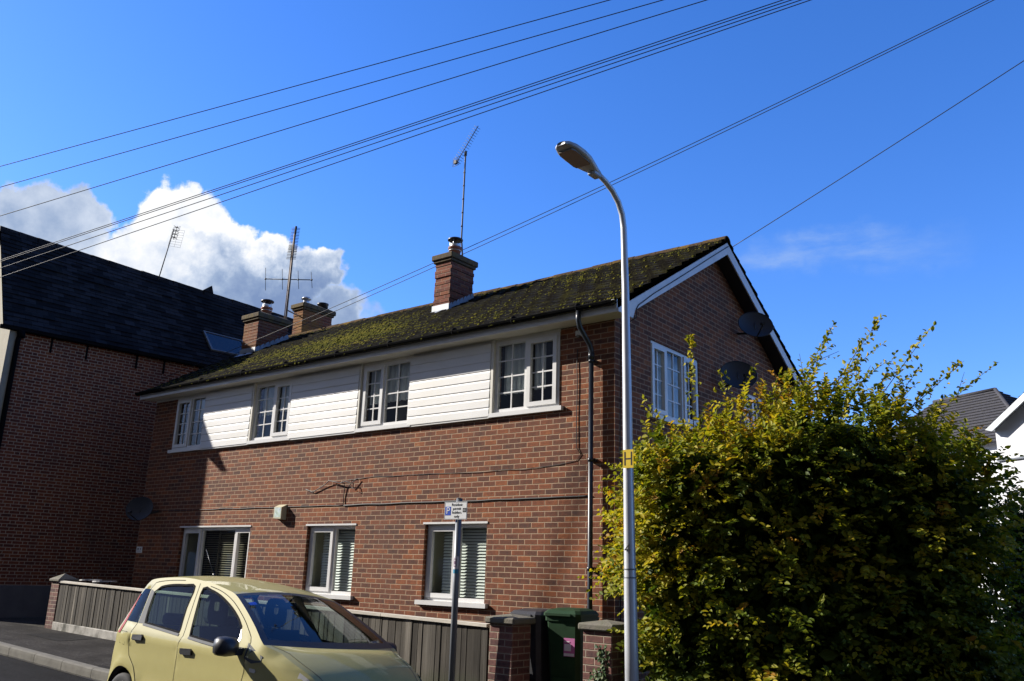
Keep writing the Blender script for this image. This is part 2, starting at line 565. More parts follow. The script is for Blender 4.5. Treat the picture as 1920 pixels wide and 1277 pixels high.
def fence_wood(name, tone):
    m_, k, bs = new_mat(name)
    co = k.coord()
    s = k.sep(co)
    bw = .105
    b = k.m('FLOOR', k.m('DIVIDE', s[0], bw))
    wn = k.node('ShaderNodeTexWhiteNoise', noise_dimensions='1D')
    k.put(wn.inputs['W'], b)
    grain = k.noise(k.vm('ADD', k.vm('MULTIPLY', co, (60, 1, 1.6)), k.comb(0, k.m('MULTIPLY', b, 7.3), 0)), 1.0, 6, .65)
    blot = k.noise(k.vm('MULTIPLY', co, (3.0, 1, .8)), 1.6, 5, .6)
    val = k.m('ADD', k.m('MULTIPLY', wn.outputs[0], .30), k.m('ADD', k.m('MULTIPLY', grain, .45), k.m('MULTIPLY', blot, .35)))
    c = k.ramp(val, [(p_, tuple(q*tone for q in c_)) for p_, c_ in [(.30, (.024, .021, .017)), (.52, (.068, .060, .049)), (.75, (.150, .135, .112)), (1.0, (.29, .265, .225))]])
    zz = k.m('ADD', s[2], k.m('MULTIPLY', k.noise(co, 5, 4, .6), .25))
    c = k.mix(k.smooth(zz, .05, .33, .55, 0), c, (.045, .055, .025))
    k.put(bs.inputs['Base Color'], c)
    bs.inputs['Roughness'].default_value = .9
    bs.inputs['Specular IOR Level'].default_value = .2
    k.put(bs.inputs['Normal'], k.bump(grain, .5, .006))
    return m_


M['fence'] = fence_wood('weathered_fence_wood', 1.0)
FENCE_TONES = [M['fence'], fence_wood('dark_fence_wood', .62), fence_wood('pale_fence_wood', 1.35), fence_wood('brown_fence_wood', .82)]
M['rail'] = plain('bleached_rail_wood', (.56, .52, .44), .85, var=.25, scale=9, stretch=(.5, 3, 3), dirt=(.25, .22, .17), dirt_amt=.5)


def asphalt(name, base, light, amt):
    m_, k, bs = new_mat(name)
    co = k.coord()
    ag = k.m('ADD', k.m('MULTIPLY', k.noise(co, 110, 3, .7), .6), k.m('MULTIPLY', k.noise(co, 24, 4, .7), .4))
    pa = k.m('ADD', k.m('MULTIPLY', k.noise(co, 1.1, 6, .6), .6), k.m('MULTIPLY', k.noise(k.vm('MULTIPLY', co, (.35, 2.2, 1)), 1.6, 5, .65), .42))
    c = k.ramp(ag, [(.34, tuple(x*.4 for x in base)), (.5, base), (.66, light)])
    c = k.mix(k.smooth(pa, .44, .60, 0, amt), c, tuple(x*.5 for x in base))
    k.put(bs.inputs['Base Color'], c)
    bs.inputs['Roughness'].default_value = .92
    bs.inputs['Specular IOR Level'].default_value = .06
    k.put(bs.inputs['Normal'], k.bump(ag, .8, .012))
    return m_


M['road'] = asphalt('road_asphalt', (.013, .013, .014), (.04, .04, .041), .6)
M['pave'] = asphalt('pavement_asphalt', (.038, .035, .033), (.11, .103, .096), .8)
M['earth'] = asphalt('yard_gravel', (.07, .065, .055), (.16, .15, .13), .5)


def tile_mat(name, base, lichen, amt):
    m_, k, bs = new_mat(name)
    co = k.coord()
    a_ = k.noise(co, 3.2, 6, .65)
    b = k.noise(co, 26, 5, .65)
    c = k.ramp(b, [(.3, tuple(x*.5 for x in base)), (.55, base), (.8, tuple(x*1.7 for x in base))])
    c = k.mix(k.smooth(k.m('ADD', k.m('MULTIPLY', a_, .65), k.m('MULTIPLY', b, .4)), .50, .66, 0, amt), c, lichen)
    k.put(bs.inputs['Base Color'], c)
    bs.inputs['Roughness'].default_value = .95
    bs.inputs['Specular IOR Level'].default_value = .03
    k.put(bs.inputs['Normal'], k.bump(b, .7, .012))
    return m_


M['tile'] = tile_mat('concrete_tile', (.015, .0135, .011), (.046, .043, .012), .7)
M['ridge'] = tile_mat('ridge_tile', (.085, .06, .04), (.20, .13, .028), .85)
def slate_mat(name, stops, wdt, row, moss):
    m_, k, bs = new_mat(name)
    co = k.coord()
    s_ = k.sep(co)
    r_ = k.m('FLOOR', k.m('DIVIDE', s_[2], row))
    c_ = k.m('FLOOR', k.m('ADD', k.m('DIVIDE', s_[1], wdt), k.m('MULTIPLY', r_, .5)))
    wn = k.node('ShaderNodeTexWhiteNoise', noise_dimensions='2D')
    k.put(wn.inputs['Vector'], k.comb(c_, r_, 0))
    fr_ = k.m('FRACT', k.m('ADD', k.m('DIVIDE', s_[1], wdt), k.m('MULTIPLY', r_, .5)))
    gap = k.smooth(k.m('MINIMUM', fr_, k.m('SUBTRACT', 1, fr_)), .0, .04, .35, 1)
    n_ = k.noise(co, .55, 5, .6)
    c = k.ramp(k.m('ADD', k.m('MULTIPLY', wn.outputs[0], .45), k.m('MULTIPLY', n_, .75)), stops)
    c = k.mix(k.smooth(k.noise(co, 2.2, 6, .7), .58, .72, 0, .6), c, moss)
    c = k.mix(1.0, c, k.comb(gap, gap, gap), 'MULTIPLY')
    k.put(bs.inputs['Base Color'], c)
    bs.inputs['Roughness'].default_value = .7
    bs.inputs['Specular IOR Level'].default_value = .10
    k.put(bs.inputs['Normal'], k.bump(k.noise(co, 30, 4, .6), .4, .01))
    return m_


M['slate'] = slate_mat('dark_slate', [(.25, (.007, .006, .006)), (.55, (.013, .0115, .012)), (.85, (.030, .029, .033))], .26, .128, (.022, .017, .009))
M['slate2'] = tile_mat('grey_slate', (.072, .072, .082), (.11, .10, .07), .2)


def moss_mat():
    m_, k, bs = new_mat('moss')
    co = k.coord()
    n1 = k.noise(co, 2.3, 4, .6)
    n2 = k.noise(co, 40, 4, .6)
    c = k.ramp(k.m('ADD', k.m('MULTIPLY', n1, .7), k.m('MULTIPLY', n2, .4)), [(.32, (.022, .027, .006)), (.5, (.075, .076, .010)), (.66, (.135, .118, .018)), (.85, (.205, .16, .028))])
    k.put(bs.inputs['Base Color'], c)
    bs.inputs['Roughness'].default_value = 1
    bs.inputs['Specular IOR Level'].default_value = .05
    k.put(bs.inputs['Normal'], k.bump(n2, 1, .02))
    return m_


M['moss'] = moss_mat()


def leaf_mat(name, stops, trans=.44):
    m_ = bpy.data.materials.new(name)
    m_.use_nodes = True
    k = NT(m_.node_tree)
    bs = m_.node_tree.nodes['Principled BSDF']
    at = k.node('ShaderNodeAttribute', attribute_name='tint')
    c = k.ramp(at.outputs['Fac'], stops)
    k.put(bs.inputs['Base Color'], c)
    bs.inputs['Roughness'].default_value = .55
    bs.inputs['Specular IOR Level'].default_value = .22
    tl = k.node('ShaderNodeBsdfTranslucent')
    k.put(tl.inputs[0], k.mix(1.0, c, (1.15, 1.1, .55), 'MULTIPLY'))
    mx = k.node('ShaderNodeMixShader')
    mx.inputs[0].default_value = trans
    out = k.n['Material Output']
    k.l.new(bs.outputs[0], mx.inputs[1])
    k.l.new(tl.outputs[0], mx.inputs[2])
    k.l.new(mx.outputs[0], out.inputs[0])
    return m_


M['leaf'] = leaf_mat('beech_leaf', [(0, (.028, .056, .009)), (.35, (.108, .152, .012)), (.6, (.275, .275, .017)), (.8, (.47, .385, .024)), (1, (.35, .18, .02))])
M['ivyleaf'] = leaf_mat('ivy_leaf', [(0, (.02, .05, .018)), (.6, (.05, .095, .03)), (1, (.13, .15, .05))], .2)
M['shrubleaf'] = leaf_mat('shrub_leaf', [(0, (.018, .035, .012)), (.6, (.04, .07, .02)), (1, (.09, .11, .03))], .25)

# ------------------------------------------------------------------ the ground
def z_gutter(x):
    return .03 - .034*(x+6.5) if x < -6.5 else max(.03 - .0195*(x+6.5), -.32)


def z_fence(x):
    return max(.346 - .0177*(x+11.88), -.02) if x > -30 else .67


KY = -3.22      # kerb line
def z_pave(x, y):
    t = min(max((y-KY)/1.72, 0), 1)
    return (z_gutter(x)+.125)*(1-t) + z_fence(x)*t


def z_road(x, y):
    d = KY - y
    if d < 2.9:
        return z_gutter(x) + .052*d
    return z_gutter(x) + .151 - .052*min(max(d-2.9, 0), 2.9)


def sheet(name, mat, xs, ys, zf):
    b = MB()
    nx = len(xs)
    vs = [(x, y, zf(x, y)) for y in ys for x in xs]
    fs = [(j*nx+i, j*nx+i+1, (j+1)*nx+i+1, (j+1)*nx+i) for j in range(len(ys)-1) for i in range(nx-1)]
    b.add(vs, fs, 0, True)
    return struct(b.build(name, mat))


XS = [-60, -45, -30] + [x*.5 for x in range(-44, 27)] + [16, 20, 30, 45, 60]
sheet('road', M['road'], XS, [KY-.005-.29*i for i in range(21)], z_road)
sheet('pavement', M['pave'], XS, [KY+.145+i*.2 for i in range(0, 8)] + [-1.5], z_pave)
M['patch'] = asphalt('patch_asphalt', (.024, .023, .023), (.075, .072, .07), .5)
sheet('pavement', M['patch'], [-6.75+.25*i for i in range(24)], [KY+.15, -2.98], lambda x, y: z_pave(x, y)+.005)
sheet('pavement', M['patch'], [-10.9+.25*i for i in range(6)], [-2.3, -1.98, -1.62], lambda x, y: z_pave(x, y)+.005)
sheet('yard', M['earth'], XS, [-1.5, 0, 3, 8, 16, 30, 60], lambda x, y: z_fence(x)-.004)
sheet('pavement', M['pave'], XS, [KY-5.95-.4*i for i in range(6)], lambda x, y: z_gutter(x)+.12)
gb = MB()
gb.quad((-900, -900, -.75), (900, -900, -.75), (900, 900, -.75), (-900, 900, -.75))
struct(gb.build('ground', M['earth']))
hb = MB()
hv = []
for i in range(97):
    a_ = 2*math.pi*i/96
    hh = 9 + 5*noise.noise((math.cos(a_)*4, math.sin(a_)*4, .5)) + 2.5*noise.noise((math.cos(a_)*15, math.sin(a_)*15, 1.5))
    for r_, z_ in ((230, -.8), (255, hh*.7), (290, hh), (380, -.8)):
        hv.append((r_*math.cos(a_), r_*math.sin(a_), z_))
hb.add(hv, [(4*i+k, 4*i+k+1, 4*i+k+5, 4*i+k+4) for i in range(96) for k in range(3)], 0, True)
struct(hb.build('hills', plain('wooded_hill', (.035, .05, .022), .95, var=.5, scale=.3, spec=.05)))
# kerb stones, one run
kb = MB()
x = -22.0
while x < 12:
    x1 = x + .905
    g = .012
    for (ya, yb, side) in ((KY, KY+.14, 1), (KY-5.95, KY-5.81, 2)):
        za, zb = z_gutter(x), z_gutter(x1)
        r = .022
        if side == 1:
            prof = [(ya, -.12), (ya+.006, .075), (ya+.012, .115), (ya+r+.012, .135), (yb, .137), (yb, -.12)]
        else:
            prof = [(ya, -.12), (ya, .137), (yb-r-.01, .135), (yb-.012, .115), (yb-.006, .075), (yb, -.12)]
        n = len(prof)
        vs = [(x+g, yy, za+h) for yy, h in prof] + [(x1, yy, zb+h) for yy, h in prof]
        fs = [(i, i+1, n+i+1, n+i) for i in range(n-1)] + [tuple(range(n)), tuple(range(2*n-1, n-1, -1))]
        kb.add(vs, fs)
    x = x1
struct(kb.build('kerb', M['concrete']))
wm, wk, wb = new_mat('gutter_water')
wk.put(wb.inputs['Base Color'], (.012, .012, .014))
wk.put(wb.inputs['Roughness'], wk.smooth(wk.noise(wk.vm('MULTIPLY', wk.coord(), (.6, 3, 1)), 3.0, 4, .6), .4, .62, .06, .45))
wat = MB()
wxs = [x_ for x_ in XS if -22 <= x_ <= 8]
wv = []
for x_ in wxs:
    wd_ = .075 + .035*noise.noise((x_*.9, 2, 2))
    wv += [(x_, KY+.004, z_gutter(x_)+.006), (x_, KY-wd_, z_road(x_, KY-wd_)+.004)]
wat.add(wv, [(2*i, 2*i+1, 2*i+3, 2*i+2) for i in range(len(wxs)-1)])
struct(wat.build('water', wm))


# ------------------------------------------------------------------ the house
house = thing('brick_house', 'two storey brown brick house with white cladding bands and a mossy tiled roof', 'house')
HW, HD, ZW = 11.72, 6.3, 5.04
WIN_UP = [(-10.845, -9.735), (-8.075, -6.915), (-5.035, -3.855), (-2.09, -.908)]
CLAD = [(-9.735, -8.135), (-6.915, -5.085), (-3.855, -2.15)]
UZ0, UZ1 = 3.905, 5.0
WIN_DN = [(-10.13, -7.81), (-6.185, -4.95), (-3.385, -2.15)]
DZ0, DZ1 = 1.185, 2.325


def wall_holes(a0, a1, z0, z1, holes, place, thick, mb):
    """wall in a plane: coordinate a along, z up; place(a,z,d) gives the 3D point at depth d"""
    as_ = sorted({a0, a1, *[h[0] for h in holes], *[h[1] for h in holes]})
    zs = sorted({z0, z1, *[h[2] for h in holes], *[h[3] for h in holes]})
    for i in range(len(as_)-1):
        for j in range(len(zs)-1):
            am, zm = (as_[i]+as_[i+1])/2, (zs[j]+zs[j+1])/2
            if any(h[0] < am < h[1] and h[2] < zm < h[3] for h in holes):
                continue
            mb.quad(place(as_[i], zs[j], 0), place(as_[i+1], zs[j], 0), place(as_[i+1], zs[j+1], 0), place(as_[i], zs[j+1], 0))
    for h in holes:
        for (p, q) in (((h[0], h[2]), (h[0], h[3])), ((h[0], h[3]), (h[1], h[3])), ((h[1], h[3]), (h[1], h[2])), ((h[1], h[2]), (h[0], h[2]))):
            mb.quad(place(*p, 0), place(*q, 0), place(*q, thick), place(*p, thick))


fw = MB()
holes = [(a, b, UZ0, UZ1) for a, b in WIN_UP] + [(a, b, DZ0, DZ1) for a, b in WIN_DN]
wall_holes(-HW, 0, -.6, ZW, holes, lambda a, z, d: (a, d, z), .14, fw)
fw.build('front_wall', M['brick'], house)
RZ = 7.20          # roof plane: z at ridge
def roof_z(y):
    return 5.135 + .5815*(min(y, HD-y)+.40)


gw = MB()
GWIN = [(.985, 2.495, 3.84, 4.99), (4.2, 5.02, 3.84, 4.80)]
wall_holes(0, HD, -.6, ZW, [(a, b, c, d) for a, b, c, d in GWIN], lambda a, z, d: (-d, a, z), .12, gw)
gw.add([(0, 0, ZW), (0, HD, ZW), (0, HD/2, roof_z(HD/2)-.10)], [(0, 1, 2)])
gw.build('gable_wall', M['brick'], house)
bw = MB()
bw.quad((-HW, HD, -.6), (0, HD, -.6), (0, HD, ZW), (-HW, HD, ZW))
bw.quad((-HW, 0, -.6), (-HW, HD, -.6), (-HW, HD, ZW), (-HW, 0, ZW))
bw.add([(-HW, 0, ZW), (-HW, HD, ZW), (-HW, HD/2, roof_z(HD/2)-.10)], [(0, 1, 2)])
bw.build('back_wall', M['brick'], house)
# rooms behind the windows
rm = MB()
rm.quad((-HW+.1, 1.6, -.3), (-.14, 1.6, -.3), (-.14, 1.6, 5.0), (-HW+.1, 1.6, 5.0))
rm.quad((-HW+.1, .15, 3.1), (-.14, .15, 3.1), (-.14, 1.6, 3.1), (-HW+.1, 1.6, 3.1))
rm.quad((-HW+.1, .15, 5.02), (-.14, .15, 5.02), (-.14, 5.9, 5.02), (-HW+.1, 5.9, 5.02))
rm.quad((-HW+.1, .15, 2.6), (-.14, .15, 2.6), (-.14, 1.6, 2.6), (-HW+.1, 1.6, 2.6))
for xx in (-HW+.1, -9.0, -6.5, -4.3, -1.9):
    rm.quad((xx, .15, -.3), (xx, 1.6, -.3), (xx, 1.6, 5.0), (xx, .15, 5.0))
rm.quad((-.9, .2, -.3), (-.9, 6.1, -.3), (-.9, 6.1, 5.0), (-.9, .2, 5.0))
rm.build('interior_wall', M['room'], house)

# --- roof tiles
SL = math.hypot(1, .5815)
NROW = 15
Y0 = -.43


def tile_slope(front=True):
    b = MB()
    x0, x1 = -HW-.13, .27
    nx = int((x1-x0)/.05)
    xs = [x0+(x1-x0)*i/nx for i in range(nx+1)]
    ylen = HD/2 - Y0
    for r in range(NROW):
        ya, yb = Y0+ylen*r/NROW, Y0+ylen*(r+1)/NROW + .02
        vs = []
        off = (r % 2)*.15
        for i, xx in enumerate(xs):
            ph = ((xx+off) % .30)/.30
            prof = .017*(.5+.5*math.cos(ph*2*math.pi)) + (.010 if ph < .06 else 0)
            jit = .006*noise.noise((math.floor((xx+off)/.30)*3.1, r*7.7, 2))
            sag = .02*noise.noise((xx*.35, r*.3, 9))
            for (yy, lift) in ((ya, .002), (ya, .042), (yb, .004)):
                z = 5.135 + .5815*(yy+.40) + lift + (prof if lift > .003 else 0) + (jit if lift > .02 else 0) + sag
                vs.append((xx, yy if front else HD-yy, z))
        fs = []
        for i in range(nx):
            for k in (0, 1):
                q = (i*3+k, (i+1)*3+k, (i+1)*3+k+1, i*3+k+1)
                fs.append(q if front else q[::-1])
        b.add(vs, fs)
    # underside
    p = [(x0, Y0, 5.135+.5815*(Y0+.4)-.012), (x1, Y0, 5.135+.5815*(Y0+.4)-.012), (x1, HD/2, roof_z(HD/2)-.012), (x0, HD/2, roof_z(HD/2)-.012)]
    b.quad(*[(q[0], q[1] if front else HD-q[1], q[2]) for q in p])
    return b


roof = tile_slope(True).build('roof', M['tile'], house)
tile_slope(False).build('roof', M['tile'], house)
# moss cushions on the tiles, thickest below and left of the near chimney
mo = MB()
DOME = [(math.cos(a), math.sin(a)) for a in [2*math.pi*k/6 for k in range(6)]]
nm = 0
tries = 0
while nm < 30000 and tries < 420000:
    tries += 1
    xx = random.uniform(-HW-.1, .24)
    t = random.random()
    row = min(int(t*NROW), NROW-1)
    # cushions sit along tile edges and in the troughs
    yy = Y0 + (HD/2-Y0)*((row + abs(random.gauss(0, .22)) % 1)/NROW)
    dn = noise.noise((xx*.7, yy*.9, 1.3)) + .6*noise.noise((xx*2.3, yy*2.6, 4.4))
    patch = 1.25*math.exp(-((xx+6.9)/2.4)**2)*math.exp(-((yy-.9)/1.1)**2)
    patch2 = .5*math.exp(-((yy-3.0)/.25)**2) + .35*math.exp(-((yy-.15)/.5)**2)
    if random.random() > max(.07, .20 + .95*patch + patch2*.7 + .50*dn):
        continue
    s_ = random.choice((random.uniform(.005, .012), random.uniform(.008, .024))) * (1.08+.85*patch)
    h = s_*random.uniform(.55, 1.0)
    z = 5.135 + .5815*(yy+.40) + .022
    an = random.random()*6.28
    vs = []
    for (rr, hh) in ((1, -.25), (.72, .55)):
        for cx, cy in DOME:
            j = random.uniform(.75, 1.25)
            px = cx*math.cos(an)-cy*math.sin(an)
            py = cx*math.sin(an)+cy*math.cos(an)
            vs.append((xx+px*rr*s_*1.35*j, yy+py*rr*s_*j*.86-.5*hh*h, z+py*rr*s_*j*.5+hh*h*.86))
    vs.append((xx, yy-.5*h, z+h*.9))
    fs = [(k, (k+1) % 6, 6+(k+1) % 6, 6+k) for k in range(6)] + [(6+k, 6+(k+1) % 6, 12) for k in range(6)]
    mo.add(vs, fs, 0, True)
    nm += 1
struct(mo.build('moss', M['moss'], roof), 'stuff')
# ridge
rg = MB()
x = -HW-.13
while x < .27:
    x1 = min(x+.45, .285)
    r = .115 + random.uniform(-.004, .004)
    dz = .02*noise.noise((x*.35, 5, 9)) + random.uniform(-.008, .008)
    vs, fs = [], []
    for xx, rr in ((x, r), (x1-.008, r*1.0), (x1-.008, r*.8)):
        for k in range(9):
            a_ = math.pi*(k/8)
            vs.append((xx, HD/2+rr*1.05*math.cos(a_), roof_z(HD/2)-.055+dz+rr*.98*math.sin(a_)))
    for i in (0, 1):
        for k in range(8):
            fs.append((i*9+k, i*9+k+1, (i+1)*9+k+1, (i+1)*9+k))
    fs.append(tuple(range(9)))
    rg.add(vs, fs)
    x = x1
rg.build('ridge_tiles', M['ridge'], house)

# --- eaves
ea = MB()
ea.bbox(-HW-.13, .24, -.335, -.312, 5.03, 5.21, .004)
ea.build('fascia', M['fascia'], house)
so = MB()
so.quad((-HW-.11, -.312, 5.046), (.22, -.312, 5.046), (.22, .0, 5.046), (-HW-.11, .0, 5.046))
so.box(-HW, -.9, -.01, .0, 5.0, 5.044)
so.build('soffit', M['soffit'], house)
gt = MB()
x0, x1 = -HW-.15, .22
N = 10
for (r, flip) in ((.056, False), (.050, True)):
    vs = []
    for xx in (x0, x1):
        for k in range(N+1):
            a_ = math.pi*(1+k/N)
            vs.append((xx, -.394+r*math.cos(a_), 5.165+r*1.0*math.sin(a_)))
    fs = [((k, k+1, N+1+k+1, N+1+k) if not flip else (k, N+1+k, N+1+k+1, k+1)) for k in range(N)]
    gt.add(vs, fs, 0, True)
gt.box(x0, x1, -.453, -.444, 5.158, 5.170)
for xx in (x0, x1):
    gt.add([(xx, -.394+.056*math.cos(math.pi*(1+k/N)), 5.165+.056*math.sin(math.pi*(1+k/N))) for k in range(N+1)], [tuple(range(N+1))])
for xx in [-.33, -1.45, -2.6, -4.0, -5.3, -6.7, -8.0, -9.4, -10.8]:
    gt.lathe((xx-.03, -.394, 5.165), [(.0, 0), (.0585, 0), (.0585, .035), (.0, .035)], 14, axis='x')
gt.build('gutter', M['gutter'], house)
dp = MB()
dp.tube([(-.335, -.394, 5.12), (-.335, -.394, 4.99), (-.335, -.36, 4.90), (-.325, -.12, 4.70), (-.32, -.088, 4.62), (-.32, -.088, 4.5)], .036, 12)
dp.tube([(-.32, -.088, 4.60), (-.32, -.088, 4.50)], .043, 12)
dp.tube([(-.32, -.088, 4.55), (-.315, -.088, 1.0), (-.315, -.088, -.4)], .034, 12)
for z in (4.45, 3.1, 1.7):
    dp.tube([(-.32, -.088, z), (-.32, -.088, z+.05)], .040, 12)
    dp.box(-.365, -.275, -.055, .0, z+.005, z+.045)
dp.tube([(-.32, -.088, 1.06), (-.20, -.06, 1.00), (-.10, -.03, .97)], .012, 6)
dp.build('downpipe', M['pipe'], house)

# --- gable verge: white barge boards and their dark soffits
sl = .5815
for sgn in (1, -1):
    def Y(y):
        return y if sgn == 1 else HD-y
    bb = MB()
    pts = [(-.335, 5.135-.06), (HD/2, roof_z(HD/2)-.06-.00), (HD/2, roof_z(HD/2)-.265), (.10, 5.16), (.04, 5.03), (-.335, 5.03)]
    poly = [(.245, Y(y), z) for y, z in pts]
    bb.prism(poly if sgn == 1 else poly[::-1], (.022, 0, 0))
    bb.build('barge_board', M['fascia'], house)
    bs_ = MB()
    bs_.quad((.0, Y(.02), 5.10), (.244, Y(.02), 5.10), (.244, Y(HD/2), roof_z(HD/2)-.22), (.0, Y(HD/2), roof_z(HD/2)-.22))
    bs_.build('verge_soffit', M['soffit'] if sgn == 1 else M['black_pl'], house)
ca = MB()
ca.tube([(.275, HD/2+.02, 7.08), (.272, 2.6, 6.74), (.272, 1.6, 6.13), (.272, .6, 5.53), (.272, .18, 5.25), (.272, .12, 5.18), (.275, .11, 5.05), (.03, .10, 4.95), (.02, .10, 3.0), (.02, .1, 1.0)], .008, 6)
tag(ca.build('roof_cable', M['cable']), 'thin black cable stapled along the white barge board of the gable', 'cable')


# --- windows
def window(x0, x1, z0, z1, mull, yf, place, bars=None, opener=None, parent=house, sill=True, beads=True):
    """place(a, z, d): a along wall, d depth (outside negative). opener: set of light indices with an opening sash"""
    def bx(mb, a0, a1, za, zb, d0, d1):
        p = [place(a, z, d) for d in (d0, d1) for z in (za, zb) for a in (a0, a1)]
        mb.add(p, [(0, 1, 3, 2), (4, 6, 7, 5), (0, 4, 5, 1), (2, 3, 7, 6), (0, 2, 6, 4), (1, 5, 7, 3)])
    fr = MB()
    ft = .055
    d0, d1 = yf, yf+.065
    zb = z0 + (.03 if sill else 0)
    bx(fr, x0, x1, z1-ft, z1, d0, d1)
    bx(fr, x0, x1, zb, zb+ft, d0, d1)
    bx(fr, x0, x0+ft, zb+ft, z1-ft, d0, d1)
    bx(fr, x1-ft, x1, zb+ft, z1-ft, d0, d1)
    edges = [x0+ft]
    for mu in mull:
        bx(fr, mu-.032, mu+.032, zb+ft, z1-ft, d0, d1)
        edges += [mu-.032, mu+.032]
    edges.append(x1-ft)
    win = fr.build('window', M['white'], parent)
    gl = MB()
    for i in range(len(edges)//2):
        a0, a1 = edges[2*i], edges[2*i+1]
        za, zt = zb+ft, z1-ft
        if opener and i in opener:
            sa = MB()
            st = .052
            e0, e1 = yf-.02, yf+.045
            bx(sa, a0-.012, a1+.012, zt-st, zt+.012, e0, e1)
            bx(sa, a0-.012, a1+.012, za-.012, za+st, e0, e1)
            bx(sa, a0-.012, a0+st, za+st, zt-st, e0, e1)
            bx(sa, a1-st, a1+.012, za+st, zt-st, e0, e1)
            sa.build('sash', M['white'], win)
            a0 += st
            a1 -= st
            za += st
            zt -= st
        gl.quad(place(a0, za, yf+.035), place(a1, za, yf+.035), place(a1, zt, yf+.035), place(a0, zt, yf+.035))
        if bars:
            nb, mbar = bars
            gb_ = MB()
            for k in range(1, nb):
                c = a0+(a1-a0)*k/nb
                bx(gb_, c-.010, c+.010, za, zt, yf+.020, yf+.034)
            for k in range(1, mbar):
                c = za+(zt-za)*k/mbar
                bx(gb_, a0, a1, c-.010, c+.010, yf+.0215, yf+.034)
            gb_.build('glazing_bars', M['white'], win)
    gl.build('pane', M['glass'], win)
    if sill:
        si = MB()
        p0, p1 = x0-.07, x1+.07
        bx(si, p0, p1, z0-.032, z0+.03, -.06, d1)
        si.build('sill', M['white'], win)
    return win


FP = lambda a, z, d: (a, d, z)
GP = lambda a, z, d: (-d, a, z)


def drape(mb, x0, x1, z0, z1, y, folds, amp=.03):
    n = max(8, int((x1-x0)/.02))
    vs = []
    for i in range(n+1):
        xx = x0+(x1-x0)*i/n
        yy = y + amp*math.sin(i/n*folds*2*math.pi) + amp*.5*math.sin(i*1.7)
        vs += [(xx, yy, z0), (xx, yy*.999, z1)]
    mb.add(vs, [(2*i, 2*i+2, 2*i+3, 2*i+1) for i in range(n)], 0, True)


mids = [-10.27, -7.47, -4.49, -1.50]
opn = [{0}, {1}, {0}, {1}]
for i, (a, b) in enumerate(WIN_UP):
    wn_ = window(a, b, UZ0-.02, UZ1, [mids[i]], -.012, FP, bars=(2, 4), opener=opn[i])
    cu = MB()
    if i == 0:
        drape(cu, a+.62, b-.05, 4.55, 4.99, .12, 5)
    elif i == 1:
        drape(cu, a+.05, a+.55, 4.42, 4.99, .14, 4)
        drape(cu, a+.60, b-.05, 4.45, 4.99, .14, 4)
    elif i == 2:
        drape(cu, a+.05, b-.05, 4.35, 4.99, .14, 8)
    else:
        drape(cu, a+.05, a+.56, 4.22, 4.99, .15, 5)
        drape(cu, a+.60, a+.80, 4.25, 4.99, .18, 3)
        drape(cu, b-.24, b-.06, 4.62, 4.99, .18, 2)
    cu.build('curtain', M['curtain'], wn_)


def blinds(mb, x0, x1, z0, z1, y, n, tilt):
    for k in range(n):
        z = z0+(z1-z0)*(k+.5)/n
        hw = (z1-z0)/n*.48
        dy, dz = hw*math.cos(tilt), hw*math.sin(tilt)
        mb.quad((x0, y-dy, z-dz), (x1, y-dy, z-dz), (x1, y+dy, z+dz), (x0, y+dy, z+dz))


specs = [([-9.475, -8.355], {0, 2}), ([-5.545], {0}), ([-2.765], {0})]
for i, (a, b) in enumerate(WIN_DN):
    wn_ = window(a, b, DZ0, DZ1, specs[i][0], .075, FP, opener=specs[i][1])
    bl = MB()
    if i == 0:
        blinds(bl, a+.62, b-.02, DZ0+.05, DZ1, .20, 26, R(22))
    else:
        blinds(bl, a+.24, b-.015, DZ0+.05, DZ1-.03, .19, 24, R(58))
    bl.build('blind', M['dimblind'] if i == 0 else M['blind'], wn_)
    for xr in (a+.001, b-.001):
        rv = MB()
        rv.quad((xr, .15, DZ0), (xr, .45, DZ0), (xr, .45, DZ1), (xr, .15, DZ1))
        rv.build('inner_reveal', M['reveal'], wn_)
    li = MB()
    li.box(a-.03, b+.02, -.012, .10, DZ1-.002, DZ1+.026)
    li.build('lintel_trim', M['white'], wn_)
g1 = window(GWIN[0][0], GWIN[0][1], 3.86, 4.99, [1.475, 1.99], .02, GP, bars=(2, 4), opener={0, 2})
g2 = window(GWIN[1][0], GWIN[1][1], 3.86, 4.80, [4.61], .02, GP, bars=(2, 4))
for g_, (a, b, c, d) in ((g1, GWIN[0]), (g2, GWIN[1])):
    cu = MB()
    n = 40
    vs = []
    for i in range(n+1):
        yy = a+.03+(b-a-.06)*i/n
        xx = -.17+.02*math.sin(i*1.3)
        vs += [(xx, yy, c+.04), (xx, yy, d-.03)]
    cu.add(vs, [(2*i, 2*i+2, 2*i+3, 2*i+1) for i in range(n)], 0, True)
    cu.build('curtain', M['white'], g_)

